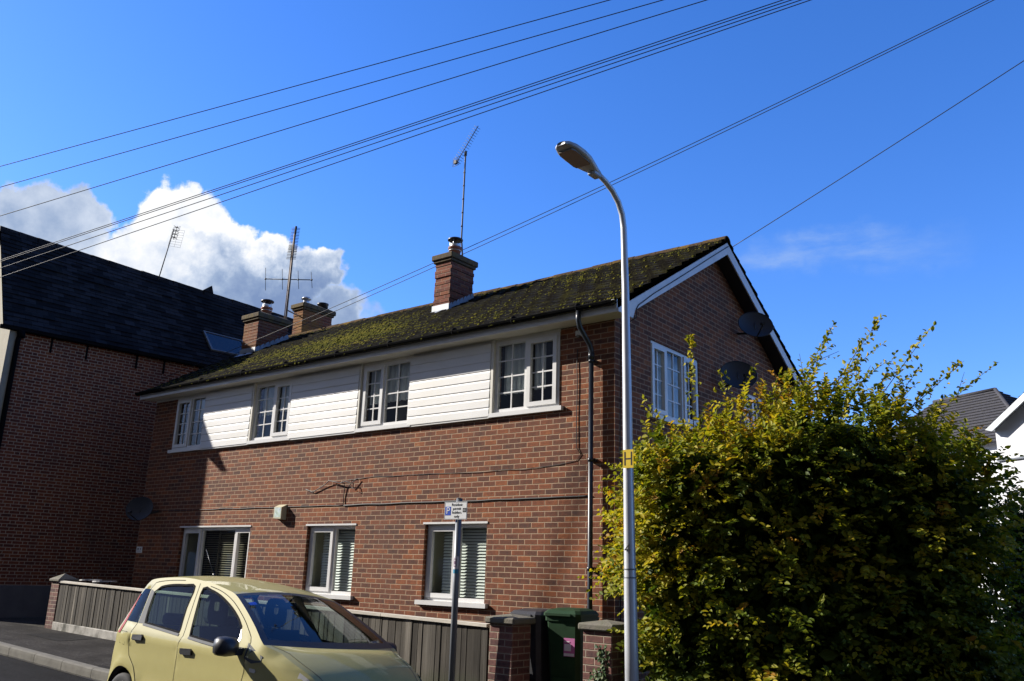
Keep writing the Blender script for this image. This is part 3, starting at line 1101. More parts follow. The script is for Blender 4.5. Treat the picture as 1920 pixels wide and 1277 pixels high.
# --- white ship-lap cladding between the upper windows
for i, (a, b) in enumerate(CLAD):
    cl_ = MB()
    nb, z0, z1 = 8, 3.865, 4.995
    hgt_ = (z1-z0)/nb
    prof = []
    for k in range(nb):
        za = z0+k*hgt_
        prof += [(-.053, za+.002), (-.060, za+.005), (-.062, za+.012), (-.058, za+hgt_*.80), (-.055, za+hgt_*.93), (-.053, za+hgt_-.002)]
    n = len(prof)
    a_, b_ = a+.004, b-.004
    vs = [(a_, y, z) for y, z in prof] + [(b_, y, z) for y, z in prof]
    cl_.add(vs, [(k, n+k, n+k+1, k+1) for k in range(n-1)])
    for xx in (a_, b_):
        cl_.add([(xx, 0, z0)] + [(xx, y, z) for y, z in prof] + [(xx, 0, z1)], [tuple(range(n+2))])
    cl_.quad((a_, -.03, z0+.012), (b_, -.03, z0+.012), (b_, 0, z0+.012), (a_, 0, z0+.012))
    cl_.bbox(a_-.002, b_+.002, -.052, 0.0, z0-.022, z0+.012, .003)
    cl_.build('cladding_panel', M['clad'], house)
    tr_ = MB()
    tr_.bbox(b+.002, WIN_UP[i+1][0]-.002, -.055, 0, z0-.01, 5.043, .004)
    tr_.build('trim_post', M['soffit'], house)


# --- chimneys
def stack(mb, x0, x1, y0, y1, z0, z1, rough=.012, seed=0):
    """brick shaft in courses, edges nibbled by weather"""
    H = .075
    n = int(round((z1-z0)/H))
    for k in range(n):
        za, zb = z0+(z1-z0)*k/n, z0+(z1-z0)*(k+1)/n
        e = [rough*noise.noise((seed+k*1.31, q*5.7, .5)) for q in range(4)]
        mb.bbox(x0+e[0], x1+e[1], y0+e[2], y1+e[3], za, zb-.002, .006)


def chimney(x0, x1, y0, y1, zt, capover, seed, pots, rough=.014, flash=True):
    sh = MB()
    zb = min(roof_z(y0), roof_z(y1))-.1
    stack(sh, x0, x1, y0, y1, zb, zt-.19, rough, seed)
    ch = sh.build('chimney', M['chimbrick'], house)
    cp = MB()
    o = capover
    for (ov, za, zb_) in ((o*.55, zt-.19, zt-.135), (o, zt-.135, zt-.02)):
        cp.bbox(x0-ov, x1+ov, y0-ov, y1+ov, za, zb_, .014)
    cp.add([(x0-o+.02, y0-o+.02, zt-.02), (x1+o-.02, y0-o+.02, zt-.02), (x1+o-.02, y1+o-.02, zt-.02), (x0-o+.02, y1+o-.02, zt-.02),
            (x0+.1, y0+.12, zt+.05), (x1-.1, y0+.12, zt+.05), (x1-.1, y1-.12, zt+.05), (x0+.1, y1-.12, zt+.05)],
           [(0, 1, 5, 4), (1, 2, 6, 5), (2, 3, 7, 6), (3, 0, 4, 7), (4, 5, 6, 7)])
    cp.build('chimney_cap', M['mortar'], ch)
    if flash:
        fl = MB()
        g = .016
        zf = roof_z(y0)
        fl.bbox(x0-g, x1+g, y0-g-.01, y0-g, zf-.03, zf+.16, .003)
        fl.quad((x0-.06, y0-.16, roof_z(y0-.16)+.045), (x1+.06, y0-.16, roof_z(y0-.16)+.045), (x1+.02, y0-g-.005, zf+.05), (x0-.02, y0-g-.005, zf+.05))
        ns = 7
        for sx, xx in ((1, x1+g), (-1, x0-g)):
            for k in range(ns):
                ya = y0-g+(y1-y0+2*g)*k/ns
                yb = y0-g+(y1-y0+2*g)*(k+1)/ns
                zA, zB = roof_z(ya)+.02, roof_z(yb)+.02
                top = .13
                fl.prism([(xx, ya, zA), (xx, yb, zB), (xx, yb, zB+top*.55), (xx, (ya*.3+yb*.7), zB+top), (xx, ya, zA+top)], (.004*sx, 0, 0))
        fl.build('flashing', M['lead'], ch)
    for (px, py, kind) in pots:
        pt = MB()
        r = .115
        if kind == 'cowl':
            pt.lathe((px, py, zt), [(0, 0), (r*.98, 0), (r, .17), (r*1.2, .185), (r*1.2, .225), (r*.95, .235), (r*.9, .12), (0, .12)], 22)
            pt.build('chimney_pot', M['terra'], ch)
            co = MB()
            co.lathe((px, py, zt+.235), [(r*.93, -.06), (r*.93, .05)], 22)
            for k in range(4):
                an = k*math.pi/2+.4
                co.tube([(px+r*.9*math.cos(an), py+r*.9*math.sin(an), zt+.22), (px+r*.95*math.cos(an), py+r*.95*math.sin(an), zt+.37)], .008, 5)
            co.tube([(px+r*1.06*math.cos(2*math.pi*k/20), py+r*1.06*math.sin(2*math.pi*k/20), zt+.15) for k in range(21)], .008, 5, cap=False)
            co.build('cowl_collar', M['steel'], ch)
            cl2 = MB()
            cl2.lathe((px, py, zt+.36), [(0, .0), (r*1.05, .0), (r*1.34, .012), (r*1.36, .035), (r*1.1, .055), (0, .06)], 24)
            cl2.build('cowl_lid', M['black_pl'], ch)
        elif kind == 'small':
            pt.lathe((px, py, zt), [(0, 0), (.075, 0), (.08, .14), (.0, .14)], 16)
            pt.lathe((px, py, zt+.16), [(0, .0), (.13, .0), (.09, .05), (0, .06)], 16)
            pt.build('chimney_pot', M['steel'], ch)
        else:
            pt.lathe((px, py, zt), [(0, 0), (.14, 0), (.135, .13), (.15, .14), (.15, .175), (.12, .175), (.11, .05), (0, .05)], 20)
            pt.build('chimney_pot', M['black_pl'], ch)
    return ch


chimney(-5.33, -4.91, 1.90, 2.57, 7.70, .065, 3.0, [(-5.13, 2.22, 'cowl')], rough=.022)
chimney(-11.50, -10.93, 1.80, 2.66, 7.44, .06, 17.0, [(-11.18, 2.16, 'cowl')], rough=.012)
chimney(-11.70, -11.32, 3.34, 4.28, 8.16, .07, 31.0, [(-11.52, 3.55, 'small'), (-11.50, 4.08, 'squat')], rough=.01, flash=False)

# ------------------------------------------------------------------ tall old building on the left
LB = thing('brick_building', 'tall old red brick building in deep shade with a steep dark slate roof and skylight', 'building', (-14.751, -2.075, 0), -math.atan2(.1022, .9948))
b = MB()
b.quad((0, 0, -.3), (0, 12.5, -.3), (0, 12.5, 6.8), (0, 0, 6.8))
b.quad((-4.2, 12.5, -.3), (0, 12.5, -.3), (0, 12.5, 6.8), (-4.2, 12.5, 6.8))
b.quad((-4.2, 12.5, -.3), (-4.2, 0, -.3), (-4.2, 0, 6.8), (-4.2, 12.5, 6.8))
b.build('side_wall', M['oldbrick'], LB, local=True)
b = MB()
b.add([(0.01, -.012, -.3), (-4.2, -.012, -.3), (-4.2, -.012, 6.8), (-3.9, -.012, 7.2), (-2.35, -.012, 9.40), (-1.72, -.012, 9.40), (-.03, -.012, 6.95), (.01, -.012, 6.75)], [(0, 1, 2, 3, 4, 5, 6, 7)])
b.bbox(.0, .05, -.02, .16, -.3, 6.62, .004)
b.build('front_wall', M['cream'], LB, local=True)
b = MB()
b.bbox(0, .03, .02, 12.4, -.3, 1.06, .01)
b.build('plinth', M['grey_render'], LB, local=True)
b = MB()


def lb_pt(y, t):
    """roof plane: t 0 at the eave, 1 at the ridge"""
    e = Vector((.15, y, 6.70))
    k = min(max((y+.2)/6.7, -.2), 2.0)
    r = Vector((-1.70+.29*k, y, 9.50-.45*k))
    return e.lerp(r, t)


nc = 22
for k in range(nc):
    n = 50
    vs = []
    for i in range(n+1):
        y = -.2 + 12.8*i/n
        wob_ = .022*noise.noise((y*1.9, k*.9, 3))
        p0, p1 = lb_pt(y, k/nc), lb_pt(y, (k+1)/nc+.004)
        vs += [(p0.x+.002+wob_, y, p0.z-.004), (p0.x+.022+wob_, y, p0.z+.008), (p1.x+.004+wob_, y, p1.z+.003)]
    fs = []
    for i in range(n):
        for q in (0, 1):
            fs.append((i*3+q, (i+1)*3+q, (i+1)*3+q+1, i*3+q+1))
    b.add(vs, fs)
b.quad(*[(lambda p: (p.x-.03, p.y, p.z-.01))(lb_pt(y, t)) for y, t in ((-.2, 0), (12.6, 0), (12.6, 1), (-.2, 1))])
b.quad((-4.35, -.15, 6.7), (-4.35, 12.6, 6.7), (-2.2, 12.6, 8.65), (-2.45, -.15, 9.45))
b.quad((-1.70, -.15, 9.48), (-1.2, 12.6, 8.65), (-2.2, 12.6, 8.65), (-2.45, -.15, 9.45))
lroof = b.build('roof', M['slate'], LB, local=True)
b = MB()
y = -.22
while y < 12.5:
    y1 = y+.44
    p, q = lb_pt(y, 1), lb_pt(y1, 1)
    d = random.uniform(-.006, .006)
    b.add([(p.x+ox, yy, (p.z if yy == y else q.z)+oz+d) for yy in (y, y1-.004) for ox, oz in ((.075, -.09), (.03, .055), (-.06, .085), (-.15, .03), (-.17, -.09))],
          [(0, 5, 6, 1), (1, 6, 7, 2), (2, 7, 8, 3), (3, 8, 9, 4), (0, 1, 2, 3, 4), (9, 8, 7, 6, 5)])
    y = y1
b.prism([(lb_pt(5.1, 1).x-.05, 5.02, lb_pt(5.1, 1).z+.05), (lb_pt(5.1, 1).x-.05, 5.34, lb_pt(5.3, 1).z+.05), (lb_pt(5.1, 1).x-.05, 5.27, lb_pt(5.2, 1).z+.26)], (.1, 0, 0))
b.build('ridge_tiles', M['slate'], LB, local=True)
b = MB()
b.bbox(.02, .16, -.25, 12.4, 6.62, 6.70, .01)
for yy in (.9, 1.7, 2.9, 3.6, 4.6):
    b.bbox(.0, .03, yy-.02, yy+.02, 6.28, 6.66, .004)
b.build('eaves_board', M['gutter'], LB, local=True)
b = MB()
b.tube([(.10, .20, 6.6), (.08, .17, 6.4), (.075, .16, -.2)], .055, 10)
b.tube([(.10, .20, 6.64), (.10, .22, 6.48)], .085, 10)
b.build('downpipe', M['gutter'], LB, local=True)
b = MB()
sk = b
P = [lb_pt(4.74, .42), lb_pt(5.92, .42), lb_pt(5.92, .205), lb_pt(4.86, .19)]
up_ = (lb_pt(5, 1)-lb_pt(5, 0)).normalized()
nrm = Vector((up_.z, 0, -up_.x))
ctr = sum(P, Vector())/4
for i in range(4):
    p, q = P[i], P[(i+1) % 4]
    pi, qi = p.lerp(ctr, .09), q.lerp(ctr, .09)
    b.prism([p, q, qi, pi], nrm*.07)
swin = b.build('skylight', M['greypost'], LB, local=True)
b = MB()
b.quad(*[(p.lerp(ctr, .085)+nrm*.045) for p in P])
b.build('pane', plain('skylight_glass', (.02, .03, .05), .04, var=.0, spec=1.0), swin, local=True)

# ------------------------------------------------------------------ white house far right
RH = thing('white_house', 'white rendered house with a grey slate roof beyond the hedge on the right', 'house', (1.214, 19.314, 0), R(-30))
b = MB()
b.box(-.05, 5.9, .22, 7.0, -.5, 6.32)
b.add([(-.05, .22, 6.32), (5.9, .22, 6.32), (2.95, .22, 8.1)], [(0, 1, 2)])
b.box(-8.0, 0, 2.3, 7.0, -.5, 6.30)
b.build('wall', M['whitewall'], RH, local=True)


def slates(mb, p00, p10, p11, p01, n):
    """courses of slate on a sloping quad, p00-p10 the eave"""
    p00, p10, p11, p01 = map(Vector, (p00, p10, p11, p01))
    nn = (p10-p00).cross(p01-p00).normalized()
    for k in range(n):
        a_, b_ = k/n, (k+1)/n
        mb.quad(p00.lerp(p01, a_)+nn*.05, p10.lerp(p11, a_)+nn*.05, p10.lerp(p11, b_)+nn*.012, p00.lerp(p01, b_)+nn*.012)
        mb.quad(p00.lerp(p01, a_), p10.lerp(p11, a_), p10.lerp(p11, a_)+nn*.05, p00.lerp(p01, a_)+nn*.05)


b = MB()
slates(b, (-.12, 4.4, 6.28), (-.12, -.05, 6.28), (2.95, -.05, 8.2), (2.95, 4.4, 8.2), 18)
slates(b, (6.02, -.05, 6.28), (6.02, 4.4, 6.28), (2.95, 4.4, 8.2), (2.95, -.05, 8.2), 18)
slates(b, (-8.2, 2.0, 6.25), (-.3, 2.0, 6.25), (-3.35, 4.5, 8.56), (-6.1, 4.5, 8.56), 18)
slates(b, (-.3, 2.0, 6.25), (-.3, 7.0, 6.25), (-3.35, 4.5, 8.56), (-3.35, 4.5, 8.561), 18)
slates(b, (-.3, 7.0, 6.25), (-8.2, 7.0, 6.25), (-6.1, 4.5, 8.56), (-3.35, 4.5, 8.56), 18)
slates(b, (-8.2, 7.0, 6.25), (-8.2, 2.0, 6.25), (-6.1, 4.5, 8.56), (-6.1, 4.5, 8.561), 18)
for p_, q_ in (((-3.35, 4.5, 8.6), (-6.1, 4.5, 8.6)), ((-3.35, 4.5, 8.6), (-.3, 2.0, 6.33))):
    b.tube([p_, q_], .07, 6)
b.build('roof', M['slate2'], RH, local=True)
for sx in (0, 1):
    b = MB()
    fx = lambda x_: x_ if sx == 0 else 5.9-x_
    pl4 = [(fx(-.14), -.06, 6.26), (fx(2.95), -.06, 8.18), (fx(2.95), -.06, 7.98), (fx(.1), -.06, 6.20)]
    b.prism(pl4 if sx == 0 else pl4[::-1], (0, -.04, 0))
    b.quad((fx(-.1), -.05, 6.24), (fx(2.95), -.05, 8.05), (fx(2.95), .22, 8.05), (fx(-.1), .22, 6.24))
    b.build('barge_board', M['lead'], RH, local=True)
b = MB()
b.tube([(-.05, .18, 5.35), (5.9, .18, 5.35)], .035, 6)
b.build('string_course', M['greypost'], RH, local=True)

# ------------------------------------------------------------------ terrace across the road, behind the photographer
OT = thing('terraced_house', 'brick terrace across the road behind the photographer, seen only in reflections', 'house', (0, -21, 0))
b = MB()
b.box(-78, 16, -25.5, -18.6, -.6, 5.2)
b.build('wall', M['oldbrick'], OT)
b = MB()
b.quad((-78.2, -18.3, 5.1), (16.2, -18.3, 5.1), (16.2, -22, 7.6), (-78.2, -22, 7.6))
b.quad((-78.2, -25.8, 5.1), (-78.2, -22, 7.6), (16.2, -22, 7.6), (16.2, -25.8, 5.1))
b.build('roof', M['slate'], OT)
for k in range(14):
    xx = -40.5+k*4.0
    for zz in (.9, 3.4):
        b = MB()
        b.bbox(xx, xx+1.2, -18.62, -18.55, zz, zz+1.35, .01)
        b.build('window', M['white'], OT)

# ------------------------------------------------------------------ fence and brick pillars
FY = -1.5
XF0, XF1 = -11.62, -.80
fence = thing('garden_fence', 'low weathered board fence with a bleached top rail in front of the house', 'fence', (XF0, FY, z_fence(XF0)))


def ftop(x):
    return 1.243 + (1.054-1.243)*(x+11.83)/11.06


npan = 6
for p in range(npan):
    xa, xb = XF0+(XF1-XF0)*p/npan, XF0+(XF1-XF0)*(p+1)/npan
    b = MB()
    x = xa+.01
    while x < xb-.02:
        wd = min(random.uniform(.078, .132), xb-.01-x)
        lean = random.uniform(-.004, .004)
        dy = random.choice((0, 0, .002, -.004))+random.uniform(-.0015, .0015)
        zb_, zt_ = z_fence(x)+.145, ftop(x)-.03+random.uniform(-.006, .003)
        vs = [(x, FY-.006+dy, zb_), (x+wd+.006, FY-.0105+dy, zb_), (x+wd+.006+lean, FY-.0105+dy, zt_), (x+lean, FY-.006+dy, zt_)]
        vs += [(q[0], q[1]+.012, q[2]) for q in vs]
        b.add(vs, [(0, 1, 2, 3), (7, 6, 5, 4), (0, 4, 5, 1), (1, 5, 6, 2), (2, 6, 7, 3), (3, 7, 4, 0)], random.choice((0, 0, 1, 2, 3, 3)))
        x += wd
    b.build('boards', FENCE_TONES, fence)
    b = MB()
    vs = []
    for x, t in ((xa+.004, ftop(xa)), (xb-.004, ftop(xb))):
        for (yy, zz) in ((-.040, -.038), (-.040, -.004), (.03, .002), (.03, -.038)):
            vs.append((x, FY+yy, t+zz))
    b.add(vs, [(0, 4, 5, 1), (1, 5, 6, 2), (2, 6, 7, 3), (3, 7, 4, 0), (0, 1, 2, 3), (7, 6, 5, 4)])
    b.build('top_rail', M['rail'], fence)
    b = MB()
    vs = []
    for x in (xa+.002, xb-.002):
        for (yy, zz) in ((-.034, -.1), (-.034, .13), (-.026, .142), (.02, .142), (.02, -.1)):
            vs.append((x, FY+yy, z_fence(x)+zz))
    b.add(vs, [(0, 5, 6, 1), (1, 6, 7, 2), (2, 7, 8, 3), (3, 8, 9, 4), (0, 1, 2, 3, 4), (9, 8, 7, 6, 5)])
    b.build('gravel_board', M['gravelboard'], fence)
for p in range(npan+1):
    xa = XF0+(XF1-XF0)*p/npan
    b = MB()
    b.bbox(xa-.03, xa+.04, FY+.016, FY+.09, z_fence(xa)-.2, ftop(xa)-.045, .006)
    b.build('post', M['fence'], fence)


def pillar(label, x0, x1, y0, y1, zt, cap='flat', over=.045):
    xc, yc = (x0+x1)/2, (y0+y1)/2
    zg = z_fence(xc)
    t = thing('brick_pillar', label, 'pillar', (xc, yc, zg), group='brick gate and fence pillars')
    b = MB()
    b.bbox(x0, x1, y0, y1, zg-.3, zt-.10, .006)
    b.build('shaft', M['gatebrick'], t)
    c = MB()
    if cap == 'flat':
        c.bbox(x0-over, x1+over, y0-over, y1+over, zt-.10, zt-.025, .016)
        c.add([(x0-over+.016, y0-over+.016, zt-.025), (x1+over-.016, y0-over+.016, zt-.025), (x1+over-.016, y1+over-.016, zt-.025), (x0-over+.016, y1+over-.016, zt-.025), (xc, yc, zt+.012)],
              [(0, 1, 4), (1, 2, 4), (2, 3, 4), (3, 0, 4)])
    else:
        c.bbox(x0-over, x1+over, y0-over, y1+over, zt-.10, zt-.05, .01)
        c.add([(x0-over+.01, y0-over+.01, zt-.05), (x1+over-.01, y0-over+.01, zt-.05), (x1+over-.01, y1+over-.01, zt-.05), (x0-over+.01, y1+over-.01, zt-.05), (xc, yc, zt+.055)],
              [(0, 1, 4), (1, 2, 4), (2, 3, 4), (3, 0, 4)])
    c.build('cap', M['capstone'], t)
    return t


pillar('brick pillar with a pointed stone cap at the far left end of the fence', -11.95, -11.63, FY-.02, FY+.30, 1.32, 'point', .04)
pillar('brick gate pillar between the board fence and the black bin', -.765, -.42, FY-.03, FY+.32, 1.165)
pillar('brick gate pillar with ivy at its foot, right of the green bin', .57, .93, FY-.06, FY+.32, 1.17)

# something pale standing behind the fence: a little folded garden table
gt_ = thing('garden_table', 'white edged garden table top showing above the left end of the fence', 'table', (-11.2, -.95, z_fence(-11.2)))
b = MB()
for cx, hw_, zz in ((-11.55, .22, 1.245), (-11.0, .28, 1.235)):
    n = 18
    vs = [(cx+hw_*math.cos(2*math.pi*k/n), -.95+.2*math.sin(2*math.pi*k/n), zz+h+.012*math.cos(2*math.pi*k/n)) for h in (0, .025) for k in range(n)]
    b.add(vs, [tuple(range(n))[::-1], tuple(range(n, 2*n))] + [(k, (k+1) % n, n+(k+1) % n, n+k) for k in range(n)])
b.build('tabletop', M['white'], gt_)
for lx, ly in ((-11.62, -.98), (-11.45, -.9), (-11.1, -1.0), (-10.9, -.9)):
    b = MB()
    b.tube([(lx, ly, z_fence(lx)-.02), (lx, ly, 1.24)], .014, 8)
    b.build('leg', M['black_pl'], gt_)


# ------------------------------------------------------------------ bins
def bin_(name, label, x, y, rz, mat, lidmat, h=1.07, wd=.47, dp_=.52, sticker=False):
    zg = z_fence(x)
    t = thing(name, label, 'wheelie bin', (x, y, zg), rz)
    b = MB()
    n = 4

    def ring(hw_, hd, z, yo=0):
        c = .045
        return [(-hw_+c, -hd+yo, z), (hw_-c, -hd+yo, z), (hw_, -hd+c+yo, z), (hw_, hd-c+yo, z), (hw_-c, hd+yo, z), (-hw_+c, hd+yo, z), (-hw_, hd-c+yo, z), (-hw_, -hd+c+yo, z)]
    R_ = [ring(wd*.40, dp_*.36, .03, .02), ring(wd*.47, dp_*.47, h-.16), ring(wd*.47, dp_*.47, h-.13), ring(wd*.50, dp_*.50, h-.13), ring(wd*.50, dp_*.50, h-.075)]
    vs = sum(R_, [])
    fs = [tuple(range(8))[::-1]] + [(r*8+k, r*8+(k+1) % 8, (r+1)*8+(k+1) % 8, (r+1)*8+k) for r in range(4) for k in range(8)]
    b.add(vs, fs)
    b.box(-.12, .12, -dp_*.45, -dp_*.43, .30, .36)
    b.build('body', mat, t, local=True)
    b = MB()
    L_ = [ring(wd*.52, dp_*.53, h-.074, -.01), ring(wd*.52, dp_*.53, h-.045, -.01), ring(wd*.46, dp_*.46, h-.01, .0), ring(wd*.30, dp_*.30, h+.012, .03)]
    vs = sum(L_, [])
    fs = [tuple(range(8))[::-1], tuple(range(24, 32))] + [(r*8+k, r*8+(k+1) % 8, (r+1)*8+(k+1) % 8, (r+1)*8+k) for r in range(3) for k in range(8)]
    b.add(vs, fs, 0, False)
    b.box(-wd*.3, wd*.3, -dp_*.58, -dp_*.52, h-.07, h-.045)
    b.build('lid', lidmat, t, local=True)
    b = MB()
    b.tube([(-wd*.42, dp_*.60, h-.10), (wd*.42, dp_*.60, h-.10)], .016, 8)
    for s_ in (-1, 1):
        b.tube([(s_*wd*.42, dp_*.60, h-.10), (s_*wd*.42, dp_*.45, h-.12)], .014, 6)
    b.build('handle', lidmat, t, local=True)
    for s_ in (-1, 1):
        b = MB()
        b.lathe((s_*wd*.44-.025, dp_*.40, .10), [(0, 0), (.10, 0), (.10, .05), (0, .05)], 18, axis='x')
        b.build('wheel', M['black_pl'], t, local=True)
    return t


bin_('wheelie_bin', 'black wheelie bin beside the left gate pillar', -.56, -.86, R(-4), M['bin_black'], M['bin_black'])
gbn = bin_('wheelie_bin', 'green wheelie bin with a pink sticker between the gate pillars', -.06, -.86, R(6), M['bin_green'], M['bin_green'], h=1.11)
b = MB()
b.quad((.03, -.242, .60), (.175, -.247, .60), (.175, -.2475, .80), (.03, -.2425, .80))
st_ = b.build('sticker', M['pink'], gbn, local=True)
b = MB()
b.quad((.04, -.247, .66), (.13, -.250, .66), (.13, -.250, .735), (.04, -.247, .735))
b.quad((.035, -.246, .605), (.17, -.2505, .605), (.17, -.2505, .635), (.035, -.246, .635))
b.quad((.04, -.247, .755), (.11, -.250, .755), (.11, -.250, .765), (.04, -.247, .765))
b.build('sticker_panel', M['stickwhite'], st_, local=True)

# ------------------------------------------------------------------ street lamp
LX, LY = 1.523, -2.145
lz = z_pave(LX, LY)
lamp = thing('street_lamp', 'tall pale grey street lamp with a curved top and flat lantern on the pavement', 'street lamp', (LX, LY, lz))
b = MB()
lean = Vector((-.014, 0, 0))


def lp(z, y=LY):
    return Vector((LX+lean.x*(z-.5), y, z))


path = [lp(lz-.1), lp(1.0), lp(1.6), lp(1.66), lp(3.0), lp(4.6), lp(5.30, LY-.015), lp(5.45, LY-.045), lp(5.57, LY-.12), lp(5.66, LY-.24), lp(5.715, LY-.38), lp(5.745, LY-.54)]
rad = [.066, .064, .061, .058, .050, .0385, .034, .033, .032, .031, .030, .029]
b.tube(path, rad, 20)
b.build('column', M['lamp'], lamp)
# lantern: flat teardrop
hx = LX+lean.x*5.2
b = MB()
prof = [(-.50, .030, .030), (-.60, .055, .045), (-.70, .085, .055), (-.82, .118, .058), (-.95, .132, .055), (-1.08, .126, .048), (-1.17, .095, .036), (-1.205, .05, .022)]
tilt = .085
vs, fs = [], []
nn_ = 16
for (dy, hw_, hh) in prof:
    zc_ = 5.742 - (dy+.54)*tilt
    for k in range(nn_):
        a_ = 2*math.pi*k/nn_
        ca_, sa_ = math.cos(a_), math.sin(a_)
        cx = hw_*math.copysign(abs(ca_)**.7, ca_)
        cz = (hh*1.15*abs(sa_)**.9 if sa_ > 0 else -hh*.62*abs(sa_)**.45)
        vs.append((hx+cx, LY+dy, zc_+cz))
for i in range(len(prof)-1):
    for k in range(nn_):
        fs.append((i*nn_+k, i*nn_+(k+1) % nn_, (i+1)*nn_+(k+1) % nn_, (i+1)*nn_+k))
fs.append(tuple(range(nn_)))
fs.append(tuple(range((len(prof)-1)*nn_, len(prof)*nn_))[::-1])
b.add(vs, fs, 0, True)
b.bbox(hx-.045, hx+.045, LY-.66, LY-.52, 5.685, 5.735, .01)
head = b.build('lantern', M['lamphead'], lamp)
b = MB()
vs = []
for (dy, hw_) in ((-.80, .085), (-.84, .098), (-1.08, .098), (-1.13, .08)):
    zc_ = 5.742-(dy+.54)*tilt-.045
    vs += [(hx-hw_, LY+dy, zc_), (hx+hw_, LY+dy, zc_), (hx-hw_, LY+dy, zc_+.02), (hx+hw_, LY+dy, zc_+.02)]
for i in range(3):
    o = i*4
    b_f = [(o, o+1, o+5, o+4), (o, o+4, o+6, o+2), (o+1, o+3, o+7, o+5)]
    fs = b_f if i == 0 else fs + b_f
b.add(vs, fs + [(0, 2, 3, 1), (12, 13, 15, 14)])
b.build('lens', M['lens'], head)
# stencilled number on the column
dirc = (CAMPOS - Vector((LX, LY, 1.6)))
dirc.z = 0
dirc.normalize()
yaw_l = math.atan2(dirc.y, dirc.x) + math.pi/2 - R(30)


def on_post(px, py, z, r, yaw):
    n_ = Vector((math.sin(yaw), -math.cos(yaw), 0))
    p = Vector((px, py, z)) + n_*r
    X = Vector((math.cos(yaw), math.sin(yaw), 0))
    Z = Vector((0, 0, 1))
    return Matrix(((X.x, Z.x, n_.x, p.x), (X.y, Z.y, n_.y, p.y), (X.z, Z.z, n_.z, p.z), (0, 0, 0, 1)))


text_mesh('column_number', '4', .135, M['signblack'], lamp, on_post(LX-.016, LY, 1.895, .0605, R(8)), extrude=.001)
for zz in (1.70, 1.62):  # thin grey rings put in place of a faint band shadow
    b = MB()
    b.lathe((LX-.016, LY, zz), [(.0605, 0), (.0612, .002), (.0612, .012), (.0605, .014)], 20)
    b.build('band_shadow', M['greypost'], lamp)

# hydrant plate strapped to the lamp
yaw_h = R(4)
zH = 2.78
pc = Vector((LX-.028, LY, zH))
hyd = thing('hydrant_sign', 'small yellow hydrant plate with a black H strapped to the lamp post', 'sign', tuple(pc))
Mh = on_post(pc.x, pc.y, zH, .062, yaw_h)
b = MB()
vs = []
for zz in (0, .004):
    for (u, v) in ((-.030, -.092), (.088, -.092), (.088, .092), (-.030, .092)):
        vs.append(tuple(Mh @ Vector((u, v, zz))))
b.add(vs, [(3, 2, 1, 0), (4, 5, 6, 7), (0, 1, 5, 4), (1, 2, 6, 5), (2, 3, 7, 6), (3, 0, 4, 7)])
b.build('plate', M['yellow'], hyd)
b = MB()
for (u0, u1, v0, v1) in ((-.014, .001, -.066, .070), (.058, .073, -.066, .070), (.001, .058, -.007, .007)):
    b.add([tuple(Mh @ Vector((u, v, .0052))) for u, v in ((u0, v0), (u1, v0), (u1, v1), (u0, v1))], [(0, 1, 2, 3)])
b.build('letter', M['signblack'], hyd)
b = MB()
for zz in (zH+.062, zH-.072):
    b.lathe((pc.x, LY, zz), [(.0535, 0), (.0555, .002), (.0555, .012), (.0535, .014)], 20)
b.build('strap', M['steel'], hyd)

# ------------------------------------------------------------------ parking sign
SX, SY = -1.13, -1.735
sz = z_pave(SX, SY)
sp = thing('parking_sign', 'grey post carrying a small white resident permit parking plate', 'sign', (SX, SY, sz))
b = MB()
tp = Vector((-1.085, -1.80, 2.49))
b0 = Vector((SX-.003, SY, sz-.1))
b.tube([b0, tp], .038, 18)
b.tube([tp, tp+Vector((0, 0, .008))], [.041, .030], 18)
b.build('post', M['greypost'], sp)
yaw_s = R(5)
pz = 2.345
pcen = b0.lerp(tp, (pz-b0.z)/(tp.z-b0.z))
Ms = on_post(pcen.x, pcen.y, pz, .052, yaw_s) @ Matrix.Translation((-.012, 0, 0))


def plate(mb, u0, u1, v0, v1, d0, d1):
    vs = [tuple(Ms @ Vector((u, v, d))) for d in (d0, d1) for (u, v) in ((u0, v0), (u1, v0), (u1, v1), (u0, v1))]
    mb.add(vs, [(3, 2, 1, 0), (4, 5, 6, 7), (0, 1, 5, 4), (1, 2, 6, 5), (2, 3, 7, 6), (3, 0, 4, 7)])


b = MB()
plate(b, -.170, .170, -.105, .105, -.004, .0)
pl_ = b.build('plate', M['signwhite'], sp)
b = MB()
for (u0, u1, v0, v1) in ((-.165, .165, .097, .100), (-.165, .165, -.100, -.097), (-.165, -.162, -.1, .1), (.162, .165, -.1, .1)):
    plate(b, u0, u1, v0, v1, .0, .0012)
b.build('border', M['greypost'], pl_)
b = MB()
plate(b, -.155, -.072, -.055, .048, .0, .0014)
b.build('blue_panel', M['signblue'], pl_)
text_mesh('parking_letter', 'P', .115, M['signwhite'], pl_, Ms @ Matrix.Translation((-.1135, -.003, .0022)))
text_mesh('lettering', 'Resident\npermit\nholders\nonly', .046, M['signblack'], pl_, Ms @ Matrix.Translation((.018, .0, .0012)), line=1.0)
b = MB()
plate(b, .106, .158, -.020, .030, .0, .0014)
b.build('zone_panel', M['signblack'], pl_)
text_mesh('zone_code', 'H1', .034, M['signwhite'], pl_, Ms @ Matrix.Translation((.132, .004, .0022)))
b = MB()
for v in (.05, -.05):
    plate(b, -.05, .05, v-.012, v+.012, -.012, -.005)
b.build('bracket', M['steel'], sp)


